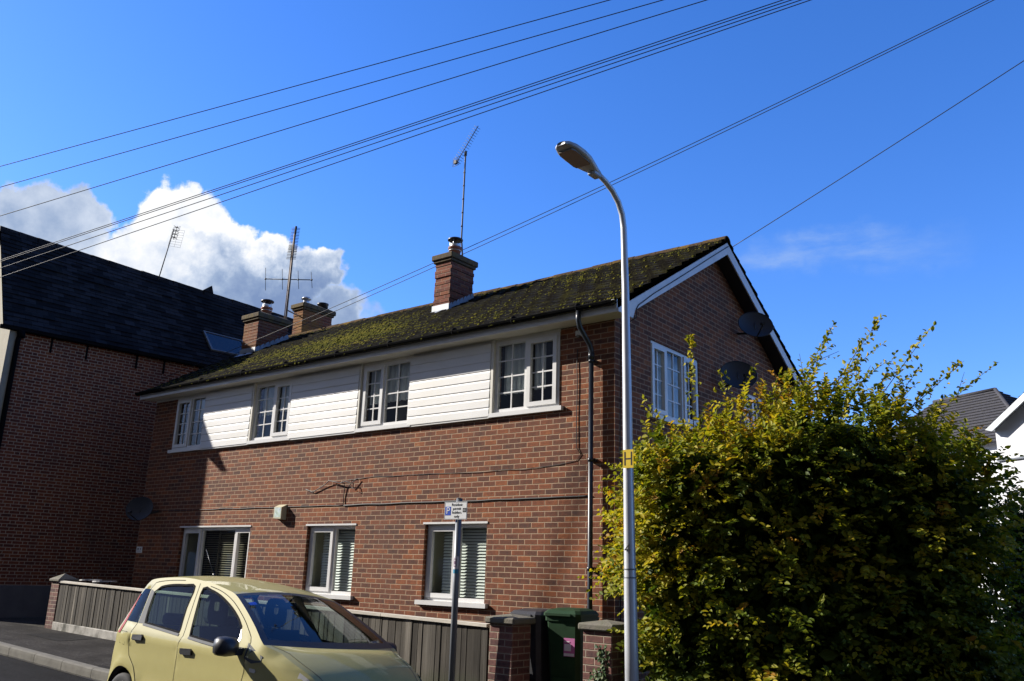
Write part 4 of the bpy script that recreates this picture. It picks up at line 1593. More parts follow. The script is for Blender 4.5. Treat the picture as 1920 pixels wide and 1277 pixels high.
def sticker(name, z0, z1, a0, a1, mat, r=.0392):
    b = MB()
    n = 8
    vs = []
    for k in range(n+1):
        a_ = a0+(a1-a0)*k/n
        for z in (z0, z1):
            c = b0.lerp(tp, (z-b0.z)/(tp.z-b0.z))
            vs.append((c.x+r*math.sin(a_), c.y-r*math.cos(a_), z))
    b.add(vs, [(2*k, 2*k+2, 2*k+3, 2*k+1) for k in range(n)], 0, True)
    return b.build(name, mat, sp)


sticker('sticker', 1.665, 1.81, R(-35), R(75), M['stickwhite'])
sticker('sticker_band', 1.615, 1.66, R(-60), R(75), M['teal'])
for (z0, z1, a0, a1) in ((1.69, 1.70, -20, 35), (1.775, 1.785, -20, 35), (1.70, 1.775, -25, -15), (1.70, 1.775, 30, 40), (1.72, 1.755, -8, 22)):
    sticker('sticker_print', z0, z1, R(a0), R(a1), M['purple'], .0398)

# ------------------------------------------------------------------ things fixed to the walls
al = thing('alarm_box', 'cream alarm box with a worn pale label on the front wall', 'alarm box', (-6.91, 0, 2.55))
b = MB()
xL, xR, d = -7.02, -6.80, .112
vs = [(xL, 0, 2.44), (xR, 0, 2.43), (xR, 0, 2.70), (xL, 0, 2.70), (xL+.005, -d, 2.455), (xR-.005, -d, 2.445), (xR-.005, -d, 2.645), (xL+.005, -d, 2.65)]
b.add(vs, [(4, 5, 6, 7), (7, 6, 2, 3), (5, 1, 2, 6), (4, 7, 3, 0), (4, 0, 1, 5)])
b.build('case', plain('cream_plastic', (.55, .51, .36), .5, var=.08, dirt=(.35, .32, .2), dirt_amt=.4), al)
b = MB()
b.quad((xL+.03, -d-.001, 2.475), (xR-.02, -d-.001, 2.47), (xR-.02, -d-.001, 2.64), (xL+.03, -d-.001, 2.643))
b.build('label_sticker', plain('faded_label', (.42, .53, .46), .5, var=.5, scale=22, dirt=(.5, .55, .75), dirt_amt=.7, dscale=12), al)
b = MB()
b.bbox(-11.70, -11.48, -.012, -.001, 1.82, 1.945, .002)
b.bbox(-11.67, -11.51, -.014, -.012, 1.85, 1.86, .0005, 1)
b.bbox(-11.66, -11.60, -.014, -.012, 1.88, 1.92, .0005, 1)
b.bbox(-11.56, -11.52, -.014, -.012, 1.88, 1.92, .0005, 1)
tag(b.build('wall_plaque', [M['signwhite'], M['greypost']]), 'small white plaque on the shaded left end of the front wall', 'plaque')
se = thing('sensor_box', 'small grey sensor box under the eaves by the right corner', 'sensor', (-.555, 0, 4.92))
b = MB()
b.bbox(-.62, -.50, -.05, 0, 4.885, 4.96, .006)
b.build('case', M['soffit'], se)
b = MB()
b.lathe((-.56, -.05, 4.87), [(0, -.02), (.02, -.02), (.02, .03), (0, .03)], 10, axis='y')
b.build('eye', M['lens'], se)


def cable(name, label, pts, r=.008):
    b = MB()
    b.tube(pts, r, 6)
    o = tag(b.build(name, M['cable']), label, 'cable', 'cables clipped to the front wall')
    return o


def wob_line(x0, z0, x1, z1, n, amp, y=-.009):
    return [(x0+(x1-x0)*i/n, y, z0+(z1-z0)*i/n+amp*noise.noise((x0+(x1-x0)*i/n*2.1, 3.3, z0))) for i in range(n+1)]


cable('wall_cable', 'thick black twin cable running level across the wall above the ground floor windows', wob_line(-5.28, 2.655, -.36, 2.652, 40, .016), .013)
cable('wall_cable', 'thin black cable running level left of the drooping cable ends', wob_line(-10.9, 2.67, -5.28, 2.655, 40, .012), .006)
cable('wall_cable', 'short black cable rising to a tangle of drooping cut ends', [(-5.28, -.014, 2.65), (-5.29, -.014, 2.80), (-5.27, -.02, 2.95), (-5.26, -.04, 3.01), (-5.42, -.07, 3.03), (-5.66, -.05, 3.07), (-5.8, -.03, 3.0), (-6.1, -.02, 2.89), (-6.3, -.015, 2.95)], .0075)
cable('wall_cable', 'loose drooping cable ends knotted above the level cable', [(-5.6, -.03, 3.06), (-5.35, -.06, 3.02), (-5.2, -.08, 3.04), (-5.02, -.05, 2.99), (-5.0, -.06, 2.91), (-5.15, -.05, 2.96), (-5.0, -.04, 3.06), (-4.95, -.03, 3.07)], .007)
cable('wall_cable', 'thin cable swagged across the wall from the tangle to below the right window', [(-5.2, -.012, 3.07)] + wob_line(-4.9, 3.09, -1.5, 3.07, 24, .02) + [(-.9, -.008, 3.10), (-.6, -.008, 3.14), (-.53, -.008, 3.22)], .0042)
cable('wall_cable', 'thin black cable dropping beside the right upper window', [(-.60, -.012, 4.70), (-.61, -.015, 4.45)] + [(-.60+.02*noise.noise((z*2, 1, 1)), -.014, z) for z in [4.3-.09*k for k in range(12)]] + [(-.53, -.009, 3.22)], .006)


# ------------------------------------------------------------------ satellite dishes
def dish(label, c, axis, w_, h_, wall_pt, arm=True, up_tilt=0):
    """c centre of the dish, axis = looking direction (unit), seen from any side"""
    t = thing('satellite_dish', label, 'satellite dish', tuple(wall_pt), group='dark satellite dishes on the house')
    ax = Vector(axis).normalized()
    X = Vector((0, 0, 1)).cross(ax).normalized()
    Z = ax.cross(X)
    c = Vector(c)
    b = MB()
    n, m_ = 28, 5
    vs = [c - ax*.06]
    for i in range(1, m_+1):
        r = i/m_
        for k in range(n):
            a_ = 2*math.pi*k/n
            vs.append(c + X*(w_/2*r*math.cos(a_)) + Z*(h_/2*r*math.sin(a_)) + ax*(.06*r*r-.06))
    base = len(vs)
    for v in list(vs):
        b.v.append(tuple(v))
    fs = [(0, 1+(k+1) % n, 1+k)[::-1] for k in range(n)]
    for i in range(m_-1):
        for k in range(n):
            fs.append((1+i*n+k, 1+(i+1)*n+k, 1+(i+1)*n+(k+1) % n, 1+i*n+(k+1) % n))
    b.f += fs
    b.mi += [0]*len(fs)
    b.sm += [True]*len(fs)
    rim = [c + X*(w_/2*math.cos(2*math.pi*k/n)) + Z*(h_/2*math.sin(2*math.pi*k/n)) for k in range(n+1)]
    b.tube(rim, .008, 6, cap=False)
    b.build('reflector', M['dish'], t)
    b = MB()
    wp = Vector(wall_pt)
    bk = c - ax*.075
    b.tube([wp, wp.lerp(bk, .5)+Vector((0, 0, -.06)), bk], .02, 8)
    b.tube([bk - Z*h_*.18, bk + Z*h_*.18], .022, 8)
    b.build('bracket', M['black_pl'], t)
    b = MB()
    lnb = c + ax*.34 - Z*h_*.42
    b.tube([c - Z*h_*.47, lnb], .012, 6)
    b.tube([lnb, lnb + (c-lnb).normalized()*.09], .028, 10)
    b.build('feed_arm', M['black_pl'], t)
    return t


dish('dark oval satellite dish high on the gable, overlapping the white barge board', (.36, 3.98, 5.90), (.62, -.70, .28), .60, .50, (.0, 4.05, 5.80))
dish('dark oval satellite dish lower on the gable, just above the hedge', (.36, 3.20, 4.86), (.62, -.70, .28), .60, .50, (.0, 3.30, 4.72))
dish('dark satellite dish at the left corner of the front wall, in shade', (-11.28, -.30, 2.70), (.50, -.82, .25), .58, .50, (-11.05, .0, 2.66))

# ------------------------------------------------------------------ aerials


def yagi(mb, a, b_, n, el, r=.004, upv=(0, 0, 1), taper=.8):
    a, b_ = Vector(a), Vector(b_)
    mb.tube([a, b_], .009, 6)
    d = (b_-a).normalized()
    s_ = d.cross(Vector(upv)).normalized()
    for k in range(n):
        p = a.lerp(b_, (k+.3)/n)
        L_ = el*(1-(1-taper)*k/n)/2
        mb.tube([p-s_*L_, p+s_*L_], r, 4)
    return d, s_


ae = thing('tv_aerial', 'tall straight tv aerial mast strapped to the near chimney with a long tilted yagi', 'aerial', (-5.14, 2.30, 7.6), group='tv aerials on the roofs')
b = MB()
b.tube([(-5.20, 2.60, 7.35), (-5.15, 2.42, 8.2), (-5.135, 2.40, 10.10)], .017, 8)
for z in (8.45, 8.75, 9.05, 9.35, 9.65):
    b.tube([(-5.147, 2.41, z), (-5.147, 2.41, z+.02)], .024, 8)
b.tube([(-5.135, 2.40, 10.04), (-5.135, 2.40, 10.13)], .03, 8)
b.build('mast', M['alu'], ae)
b = MB()
yagi(b, (-5.34, 2.36, 9.93), (-4.78, 2.36, 10.60), 15, .20, .0045, upv=(.6, -.75, .2), taper=.75)
b.build('yagi', M['alu'], ae)
b = MB()
for k in range(5):
    z = 9.84+k*.045
    b.tube([(-5.45, 2.37, z+.02), (-5.22, 2.30, z-.02)], .006, 4)
for k in range(3):
    b.tube([(-5.45+.115*k, 2.37-.035*k, 9.84+.02-k*.02), (-5.45+.115*k, 2.37-.035*k, 10.02-k*.02)], .006, 4)
b.box(-5.37, -5.30, 2.30, 2.36, 9.88, 9.95)
b.build('reflector', M['alu'], ae)

ae2 = thing('tv_aerial', 'rusty mast beside the left chimney carrying a bristly aerial and a crossed bar aerial', 'aerial', (-11.0, 2.75, 6.9), group='tv aerials on the roofs')
b = MB()
b.tube([(-11.02, 2.62, 6.80), (-11.12, 2.70, 9.75)], .026, 8)
b.tube([(-11.07, 2.60, 6.80), (-11.17, 2.69, 9.30)], .012, 6)
b.tube([(-11.06, 2.66, 7.72), (-11.45, 3.34, 7.80)], .016, 6)
b.build('mast', M['rust'], ae2)
b = MB()
d_, s_ = yagi(b, (-11.12, 2.66, 9.06), (-11.15, 2.74, 9.96), 22, .24, .008, upv=(.55, -.75, .3), taper=.9)
b.tube([(-11.12, 2.67, 9.1), (-11.15, 2.74, 9.98)], .030, 6)
for k in range(6):
    p = Vector((-11.125, 2.68, 9.20)) + Vector((-.001, .004, .045))*k
    b.tube([p-s_*.11, p+s_*.11], .006, 4)
b.build('yagi', M['cable'], ae2)
b = MB()
p0, p1 = Vector((-11.72, 2.40, 8.58)), Vector((-10.62, 3.00, 8.52))
b.tube([p0, p1], .012, 6)
for f, L_ in ((0.0, .62), (.36, .56), (.70, .50), (.98, .44)):
    p = p0.lerp(p1, f)
    b.tube([p+Vector((-.05, .0, L_/2)), p+Vector((.05, 0, -L_/2))], .007, 5)
    b.tube([p-Vector((.02, 0, 0)), p+Vector((.02, 0, 0))], .022, 6)
b.build('crossed_bars', M['alu'], ae2)

ae3 = thing('tv_aerial', 'thin leaning mast with a small grid aerial on the ridge of the dark slate roof', 'aerial', (-15.75, 1.75, 9.2), group='tv aerials on the roofs')
b = MB()
b.tube([(-15.75, 1.75, 9.15), (-15.55, 1.88, 10.62)], .016, 6)
b.build('mast', M['alu'], ae3)
b = MB()
c0 = Vector((-15.50, 1.90, 10.40))
X_, Z_ = Vector((.60, .78, -.06)).normalized(), Vector((.13, .06, .98)).normalized()
for k in range(8):
    p = c0 + Z_*(-.26+.072*k) - Vector((.05, -.05, 0))
    b.tube([p-X_*.12, p+X_*.20], .0028, 4)
for u in (-.12, .04, .20):
    b.tube([c0+X_*u-Z_*.26-Vector((.05, -.05, 0)), c0+X_*u+Z_*.25-Vector((.05, -.05, 0))], .0028, 4)
b.build('grid', M['alu'], ae3)
b = MB()
for k in range(4):
    p = c0 + Z_*(-.02+.10*k)
    for sx in (-1, 1):
        b.tube([p, p+X_*.09*sx+Z_*.035], .008, 4)
        b.tube([p, p+X_*.09*sx-Z_*.035], .008, 4)
b.tube([c0-Z_*.08, c0+Z_*.32], .010, 5)
b.build('bow_tie_elements', M['cable'], ae3)

# ------------------------------------------------------------------ overhead wires and their pole
pole = thing('telegraph_pole', 'timber telegraph pole that carries the overhead wires, right of the frame', 'pole', (9.9, 2.75, -.2))
b = MB()
b.tube([(9.9, 2.75, -.3), (9.9, 2.75, 11.3)], [.14, .10], 14)
b.build('shaft', M['polewood'], pole)
b = MB()
b.bbox(9.5, 10.3, 2.62, 2.72, 10.35, 10.47, .01)
b.build('cross_arm', M['polewood'], pole)


pole2 = thing('telegraph_pole', 'taller timber telegraph pole behind the first, right of the frame', 'pole', (10.5, 4.57, -.2))
b = MB()
b.tube([(10.5, 4.57, -.3), (10.5, 4.57, 12.5)], [.15, .10], 14)
b.build('shaft', M['polewood'], pole2)
b = MB()
b.bbox(10.35, 10.65, 4.46, 4.50, 12.12, 12.26, .01)
b.build('cross_arm', M['polewood'], pole2)


def wire(label, P, Q, sag, r, group):
    b = MB()
    P, Q = Vector(P), Vector(Q)
    n = 40
    pts = []
    for i in range(n+1):
        t = i/n
        p = P.lerp(Q, t)
        p.z -= 4*sag*t*(1-t)
        pts.append(p)
    b.tube(pts, r, 6)
    return tag(b.build('overhead_wire', M['wire']), label, 'wire', group)


G3, G4, G2 = 'three spaced wires crossing the top of the sky', 'four close wires crossing the sky to the left', 'pair of wires running to the left building'
wire('topmost of the three spaced wires across the sky', (9.822, 2.687, 10.614), (-14.664, -6.009, 7.978), .03, .0068, G3)
wire('middle one of the three spaced wires across the sky', (9.907, 2.768, 10.579), (-14.725, -5.91, 7.552), .03, .0068, G3)
wire('lowest of the three spaced wires across the sky', (10.012, 2.816, 10.687), (-14.815, -5.765, 6.924), .03, .0068, G3)
wire('topmost of the four close wires above the slate roof', (9.735, 2.433, 10.38), (-15.567, -5.426, 6.12), .03, .0066, G4)
wire('second wire from the top of the four close wires', (9.773, 2.524, 10.396), (-15.57, -5.42, 6.095), .03, .0066, G4)
wire('third wire from the top of the four close wires', (9.816, 2.607, 10.45), (-15.59, -5.388, 5.956), .03, .0066, G4)
wire('lowest of the four close wires above the slate roof', (9.887, 2.7, 10.539), (-15.62, -5.341, 5.752), .03, .0066, G4)
wire('upper wire of the pair passing behind the near chimney', (10.471, 4.523, 12.196), (-14.111, 1.343, 6.091), .36, .0068, G2)
wire('lower wire of the pair passing behind the near chimney', (10.511, 4.609, 12.234), (-13.88, 2.191, 6.482), .315, .0068, G2)
wire('single wire running from the gable peak up to the right', (9.99, 2.83, 10.95), (.27, 3.36, 7.14), 0.06, .0066, 'single wire to the gable')

# ------------------------------------------------------------------ foliage


def leaf_cloud(name, P, D, N, S, T, mat, parent, width=.62, fold=.16):
    """one mesh of many small folded leaves"""
    P, D, N, S, T = map(np.asarray, (P, D, N, S, T))
    D = D/np.linalg.norm(D, axis=1)[:, None]
    N = N - (N*D).sum(1)[:, None]*D
    N = N/(np.linalg.norm(N, axis=1)[:, None]+1e-9)
    X = np.cross(D, N)
    s = S[:, None]
    n = len(P)
    v = np.empty((n, 6, 3))
    v[:, 0] = P
    v[:, 1] = P + D*s*.38 + X*s*width*.5 + N*s*fold
    v[:, 2] = P + D*s*.72 + X*s*width*.36 + N*s*fold*.7
    v[:, 3] = P + D*s - N*s*.10
    v[:, 4] = P + D*s*.72 - X*s*width*.36 + N*s*fold*.7
    v[:, 5] = P + D*s*.38 - X*s*width*.5 + N*s*fold
    inv = np.array(_mat_of(parent).inverted())
    v = v.reshape(-1, 3) @ inv[:3, :3].T + inv[:3, 3]
    q = np.arange(n)[:, None]*6
    f = np.concatenate([q+np.array([0, 1, 2, 3]), q+np.array([0, 3, 4, 5])], 1).reshape(-1, 4)
    me = bpy.data.meshes.new(name)
    me.vertices.add(n*6)
    me.vertices.foreach_set('co', v.astype(np.float32).ravel())
    me.loops.add(f.size)
    me.loops.foreach_set('vertex_index', f.astype(np.int32).ravel())
    me.polygons.add(len(f))
    me.polygons.foreach_set('loop_start', np.arange(0, f.size, 4, dtype=np.int32))
    me.polygons.foreach_set('loop_total', np.full(len(f), 4, dtype=np.int32))
    me.materials.append(mat)
    at = me.attributes.new('tint', 'FLOAT', 'POINT')
    at.data.foreach_set('value', np.repeat(np.clip(T, 0, 1), 6).astype(np.float32))
    me.update(calc_edges=True)
    me.validate()
    o = bpy.data.objects.new(name, me)
    COL.objects.link(o)
    if parent:
        o.parent = parent
    MW[o.name] = _mat_of(parent)
    return o


def hedge(name, label, cat, c0, adir, half, zc, nspray, seed, leafmat, leaf=.066, hfun=None, shoots=0, inner=7000, tintf=None, lumps=.16, extra=()):
    rs = np.random.default_rng(seed)
    ax = np.array([adir[0], adir[1], 0.])
    ay = np.array([-adir[1], adir[0], 0.])
    az = np.array([0, 0, 1.])
    t = thing(name, label, cat, (c0[0], c0[1], z_fence(c0[0])))
    ctr = np.array([c0[0], c0[1], zc])
    P, D, N, S, T = [], [], [], [], []
    tw = MB()

    def surf(q):
        n = (np.abs(q)**4.2).sum()**(1/4.2)
        u = q/n
        l1 = noise.noise(Vector(u*1.7)+Vector((seed, 0, 0)))
        l2 = noise.noise(Vector((u[0]*3.6, u[1]*3.6, u[2]*8.5))+Vector((0, seed, 0)))
        return u*(1+lumps*.7*l1+lumps*.75*l2)

    def toworld(u):
        hz = half[2]*(hfun(u[0]) if hfun and u[2] > 0 else 1)
        return ctr + ax*u[0]*half[0] + ay*u[1]*half[1] + az*u[2]*hz

    def spray(p, d, L, nl, sz, upn, tint):
        side = np.cross(d, upn)
        side /= np.linalg.norm(side)+1e-9
        for k in range(nl):
            f = (k+.6)/nl
            pos = p + d*L*f + np.array([0, 0, -1.])*L*.22*f*f
            sg = 1 if k % 2 else -1
            ld = d*.55 + side*sg*.85 + rs.normal(0, .20, 3)
            nn = upn*.9 + rs.normal(0, .33, 3)
            P.append(pos)
            D.append(ld)
            N.append(nn)
            S.append(sz*rs.uniform(.6, 1.15)*(1-.25*f))
            T.append(tint + rs.normal(0, .10))

    done = 0
    while done < nspray:
        q = rs.uniform(-1, 1, 3)
        u = surf(q)
        if u[1] > .45 and rs.random() < .45:
            continue
        rho = 1.0 - abs(rs.normal(0, .10))
        tier = noise.noise(Vector((u[0]*4.2, u[1]*3.0, u[2]*9.5))+Vector((seed*2, 3, 1)))
        if tier < -.05 and rs.random() < .8:
            rho -= .16
        elif tier > .25:
            rho += .06*rs.random()
        w_ = toworld(u*rho)
        if w_[2] < z_fence(w_[0])+.03 or (w_[0] < 1.2 and w_[2] < 1.42 and name == 'beech_hedge'):
            continue
        nrm_ = ax*np.sign(u[0])*abs(u[0])**2.2/half[0] + ay*np.sign(u[1])*abs(u[1])**2.2/half[1] + az*np.sign(u[2])*abs(u[2])**2.2/half[2]
        nrm_ /= np.linalg.norm(nrm_)
        d = nrm_*.8 + az*(.35 if u[2] > .55 else .05) + rs.normal(0, .42, 3)
        d /= np.linalg.norm(d)
        upn = az*1.0 + nrm_*.85 + rs.normal(0, .25, 3)
        upn /= np.linalg.norm(upn)
        tint = tintf(u, rs) if tintf else rs.uniform(.2, .6)
        spray(w_, d, rs.uniform(.16, .36), int(rs.integers(7, 13)), leaf, upn, tint)
        done += 1
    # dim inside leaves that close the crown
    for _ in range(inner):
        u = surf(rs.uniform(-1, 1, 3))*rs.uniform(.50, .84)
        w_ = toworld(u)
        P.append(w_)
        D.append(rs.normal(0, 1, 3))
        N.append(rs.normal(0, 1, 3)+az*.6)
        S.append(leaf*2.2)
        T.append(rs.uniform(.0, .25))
    for (q0, q1) in extra:
        q0, q1 = np.array(q0), np.array(q1)
        tw.tube([q0, (q0+q1)/2+rs.normal(0, .02, 3), q1], [.006, .004, .0015], 5)
        L_ = np.linalg.norm(q1-q0)
        for i in range(int(L_*62)):
            f = rs.random()**.9
            sp_ = .11*(1-f)+.03
            P.append(q0*(1-f)+q1*f+rs.normal(0, sp_*.5, 3))
            D.append(rs.normal(0, .7, 3)+az*.4)
            N.append(rs.normal(0, .5, 3)+az*.5-ay*.5)
            S.append(leaf*rs.uniform(.55, .95))
            T.append(rs.uniform(.4, .85))
    for k in range(shoots):
        u = surf(np.array([rs.uniform(-.95, .95), rs.uniform(-.8, .6), 1.]))
        w_ = toworld(u*.93)
        ln = rs.uniform(.35, .95)
        if u[0] < -.35:
            ln *= .6
        elif u[0] < .75 and rs.random() < .35:
            ln *= 1.45
        dr = az*1.0 + ax*rs.uniform(-.1, .75) + rs.normal(0, .18, 3)
        dr /= np.linalg.norm(dr)
        bend = ax*rs.uniform(.0, .55) - az*rs.uniform(.05, .35)
        pts = [w_ + dr*ln*f + bend*ln*f*f*.55 for f in np.linspace(0, 1, 8)]
        tw.tube(pts, [.005-.0038*i/7 for i in range(8)], 5)
        nl = int(ln*42)
        for i in range(nl):
            f = .15+.85*(i+.5)/nl
            pos = w_ + dr*ln*f + bend*ln*f*f*.55
            P.append(pos)
            D.append(rs.normal(0, .7, 3)+dr*.5+ax*.2)
            N.append(rs.normal(0, .5, 3)+az)
            S.append(leaf*rs.uniform(.6, 1.0)*(1.05-.35*f))
            T.append(rs.uniform(.25, .85))
        # side twigs
        for f0 in (.3, .55):
            if rs.random() < .6:
                p0 = w_ + dr*ln*f0 + bend*ln*f0*f0*.55
                d2 = dr*.5 + rs.normal(0, .6, 3)
                d2 /= np.linalg.norm(d2)
                l2 = ln*.35
                tw.tube([p0, p0+d2*l2], [.004, .002], 4)
                spray(p0, d2, l2, 6, leaf*.8, az, rs.uniform(.3, .8))
    # stems
    tr = MB()
    for k in range(7):
        fx = -.75+1.5*k/6
        g = ctr + ax*fx*half[0]*.8 + ay*rs.uniform(-.2, .2)*half[1]
        g[2] = z_fence(g[0])-.05
        top = toworld(np.array([fx*.95, rs.uniform(-.3, .3), .75]))
        mid = (g+top)/2 + rs.normal(0, .12, 3)
        tr.tube([g, g*.65+mid*.35, mid, top], [.05, .04, .03, .01], 8)
        for j in range(7):
            f = rs.uniform(.2, .9)
            p0 = g*(1-f)+top*f
            u = surf(rs.uniform(-1, 1, 3))
            e = toworld(u*.85)
            e = p0 + (e-p0)*min(1, .9/np.linalg.norm(e-p0))
            tr.tube([p0, (p0+e)/2+rs.normal(0, .06, 3), e], [.016, .011, .005], 5)
    tr.build('trunk', M['wood_bark'], t)
    if shoots:
        tw.build('twigs', M['wood_bark'], t)
    leaf_cloud('foliage', P, D, N, S, T, leafmat, t)
    return t


def beech_tint(u, rs):
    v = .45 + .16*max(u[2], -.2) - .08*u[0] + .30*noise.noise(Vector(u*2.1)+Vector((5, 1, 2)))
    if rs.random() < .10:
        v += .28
    return v + rs.normal(0, .08)


def beech_top(a):
    return .87 + .15*math.exp(-((a-.20)/.42)**2) - .07*min(max((a-.55)/.45, 0), 1)


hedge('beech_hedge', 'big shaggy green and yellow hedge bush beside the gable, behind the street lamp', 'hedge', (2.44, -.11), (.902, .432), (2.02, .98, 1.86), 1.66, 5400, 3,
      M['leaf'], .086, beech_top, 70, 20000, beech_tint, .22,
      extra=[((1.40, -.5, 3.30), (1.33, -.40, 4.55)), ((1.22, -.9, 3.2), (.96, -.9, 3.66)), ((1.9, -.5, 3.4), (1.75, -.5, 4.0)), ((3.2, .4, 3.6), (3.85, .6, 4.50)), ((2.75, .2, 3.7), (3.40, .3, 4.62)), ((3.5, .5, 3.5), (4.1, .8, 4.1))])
hedge('garden_shrub', 'dark leafy shrub behind the right edge of the big hedge', 'shrub', (4.35, 7.2), (.97, .2), (1.45, .8, 1.85), 1.25, 1700, 9, M['shrubleaf'], .085, None, 10, 6000, lambda u, rs: rs.uniform(.1, .8))
# ivy at the foot of the right gate pillar
P, D, N, S, T = [], [], [], [], []
ivy = thing('ivy', 'ivy climbing the front of the right hand gate pillar', 'ivy', (.80, FY-.07, z_fence(.8)))
b = MB()
for k in range(5):
    x0 = .74+.03*k
    pts = [(x0+.05*noise.noise((k, z*3, 1)), FY-.068, z) for z in [.05+.12*i for i in range(6 if k < 3 else 8)]]
    b.tube(pts, .006, 5)
    for (px, py, pz) in pts:
        for _ in range(9):
            P.append((px+random.uniform(-.06, .07), py-random.uniform(.004, .04), pz+random.uniform(-.06, .06)))
            D.append((random.gauss(0, .7), -.3, random.gauss(-.5, .5)))
            N.append((random.gauss(0, .3), -1, random.gauss(.4, .3)))
            S.append(random.uniform(.03, .055))
            T.append(random.uniform(0, 1))
b.build('stems', M['wood_bark'], ivy)
leaf_cloud('leaves', P, D, N, S, T, M['ivyleaf'], ivy, .85, .08)

# ------------------------------------------------------------------ parked car
M['paint'] = plain('pale_yellow_paint', (.375, .338, .138), .52, metal=.0, var=.03, spec=.06, coat=.45, dirt=(.42, .37, .16), dirt_amt=.25)
M['trimblk'] = plain('car_black_trim', (.022, .023, .025), .42, var=.15)
M['seal'] = plain('window_seal_rubber', (.016, .016, .017), .9, var=.1, spec=.03)
M['trimgrey'] = plain('car_grey_trim', (.085, .09, .095), .7, var=.1, spec=.15)
M['silver'] = plain('car_silver_trim', (.45, .46, .48), .35, metal=.4, var=.05)
M['cabin'] = plain('car_cabin_cloth', (.016, .018, .024), .9, var=.2)
M['cabin2'] = plain('car_dash_plastic', (.012, .013, .017), .8, var=.2)
M['tyre'] = plain('tyre_rubber', (.014, .014, .015), .85, var=.2)
M['redlens'] = plain('red_lamp_lens', (.27, .004, .009), .5, var=.05, spec=.08)
M['clearlens'] = plain('indicator_lens', (.55, .53, .48), .2, var=.1)
M['carglass'] = glass_mat('car_glass', (.52, .63, .59), boost=.32)
M['carscreen'] = glass_mat('car_windscreen', (.62, .70, .72), boost=1.15)

cd = Vector((math.cos(-.045), math.sin(-.045), -.022)).normalized()
cl_ = Vector((math.sin(.045), math.cos(.045), -.057)).normalized()
cu_ = cd.cross(cl_).normalized()
cl_ = cu_.cross(cd).normalized()
crot = Matrix(((cd.x, cl_.x, cu_.x), (cd.y, cl_.y, cu_.y), (cd.z, cl_.z, cu_.z))).to_euler()
car = thing('parked_car', 'pale yellow small hatchback parked at the kerb in front of the fence', 'car', (-3.169, -4.157, -.026), rot=crot)

TOP = [(.045, .30), (.03, .42), (.035, .55), (.06, .68), (.11, .82), (.155, .95), (.172, 1.06), (.192, 1.2), (.212, 1.33), (.245, 1.405), (.30, 1.45), (.47, 1.478), (.7, 1.497), (1.0, 1.508), (1.3, 1.497),
       (1.53, 1.478), (1.78, 1.443), (1.985, 1.405), (2.19, 1.325), (2.39, 1.235), (2.58, 1.142), (2.71, 1.07), (2.79, 1.030), (2.97, .972), (3.185, .893), (3.32, .832), (3.42, .76), (3.475, .67), (3.50, .55), (3.50, .40), (3.44, .26)]


def smooth_poly(pts, step=.05):
    out = []
    n = len(pts)
    for i in range(n-1):
        p0, p1, p2, p3 = pts[max(i-1, 0)], pts[i], pts[i+1], pts[min(i+2, n-1)]
        L_ = math.dist(p1, p2)
        k = max(1, int(L_/step))
        for j in range(k):
            t = j/k
            out.append(tuple(.5*((2*b_) + (-a_+c_)*t + (2*a_-5*b_+4*c_-d_)*t*t + (-a_+3*b_-3*c_+d_)*t*t*t) for a_, b_, c_, d_ in zip(p0, p1, p2, p3)))
    out.append(pts[-1])
    return out


TOPS = smooth_poly(TOP)
_tu = [p for p in TOPS if p[0] > 2.7]


def bonnet_h(u):
    for a_, b_ in zip(_tu, _tu[1:]):
        if a_[0] <= u <= b_[0]:
            return a_[1] + (b_[1]-a_[1])*(u-a_[0])/(b_[0]-a_[0]+1e-9)
    return .7


ARCH = [(.50, .27), (2.80, .27)]


def cw(u, h):
    w_ = .775
    if h > .95:
        w_ -= (h-.95)*.42
    if h < .45:
        w_ -= (.45-h)*.12
    w_ += .010*math.exp(-((h-.90)/.05)**2) - .010*math.exp(-((h-.55)/.12)**2)
    if u < .5:
        w_ -= .105*((.5-u)/.5)**2
    if u > 2.65:
        w_ -= .16*((u-2.65)/.85)**2
        e = bonnet_h(u) - h
        if u > 2.8:
            w_ -= .085*math.exp(-max(e, 0)/.05)*min(1, (u-2.8)/.15)
    for (au, ah) in ARCH:
        r = math.hypot(u-au, h-ah)
        w_ += .022*math.exp(-((r-.375)/.05)**2) if h < .8 else 0
    return w_


def arch(c, r, n=14):
    h0 = .235
    a0 = math.asin((h0-c[1])/r)
    return [(c[0]+r*math.cos(a0+(math.pi-2*a0)*k/n), c[1]+r*math.sin(a0+(math.pi-2*a0)*k/n)) for k in range(n+1)]


BOT = [(3.30, .235)] + arch(ARCH[1], .345) + [(2.2, .225), (1.5, .22), (1.0, .225)] + arch(ARCH[0], .345) + [(.09, .25)]
OUT = TOPS + BOT
BSEAM = [(1.30, 1.468), (1.36, 1.32), (1.425, 1.17), (1.507, .99), (1.49, .93), (1.487, .60), (1.487, .27)]
RDOOR = BSEAM + [(.92, .27), (.868, .42), (.80, .53), (.70, .645), (.575, .725), (.535, .80), (.538, .95), (.555, 1.03), (.42, 1.372), (.455, 1.432), (.70, 1.467), (1.0, 1.483)]
FDOOR = BSEAM[::-1] + [(1.51, 1.452), (1.76, 1.414), (2.02, 1.342), (2.28, 1.232), (2.46, 1.137), (2.60, 1.035), (2.613, .86), (2.60, .72), (2.45, .50), (2.42, .27)]
RGLASS = smooth_poly([(.70, 1.045), (.63, 1.15), (.565, 1.27), (.535, 1.345), (.60, 1.395), (.79, 1.426), (1.03, 1.438), (1.235, 1.432), (1.30, 1.23), (1.415, 1.012)], .06)
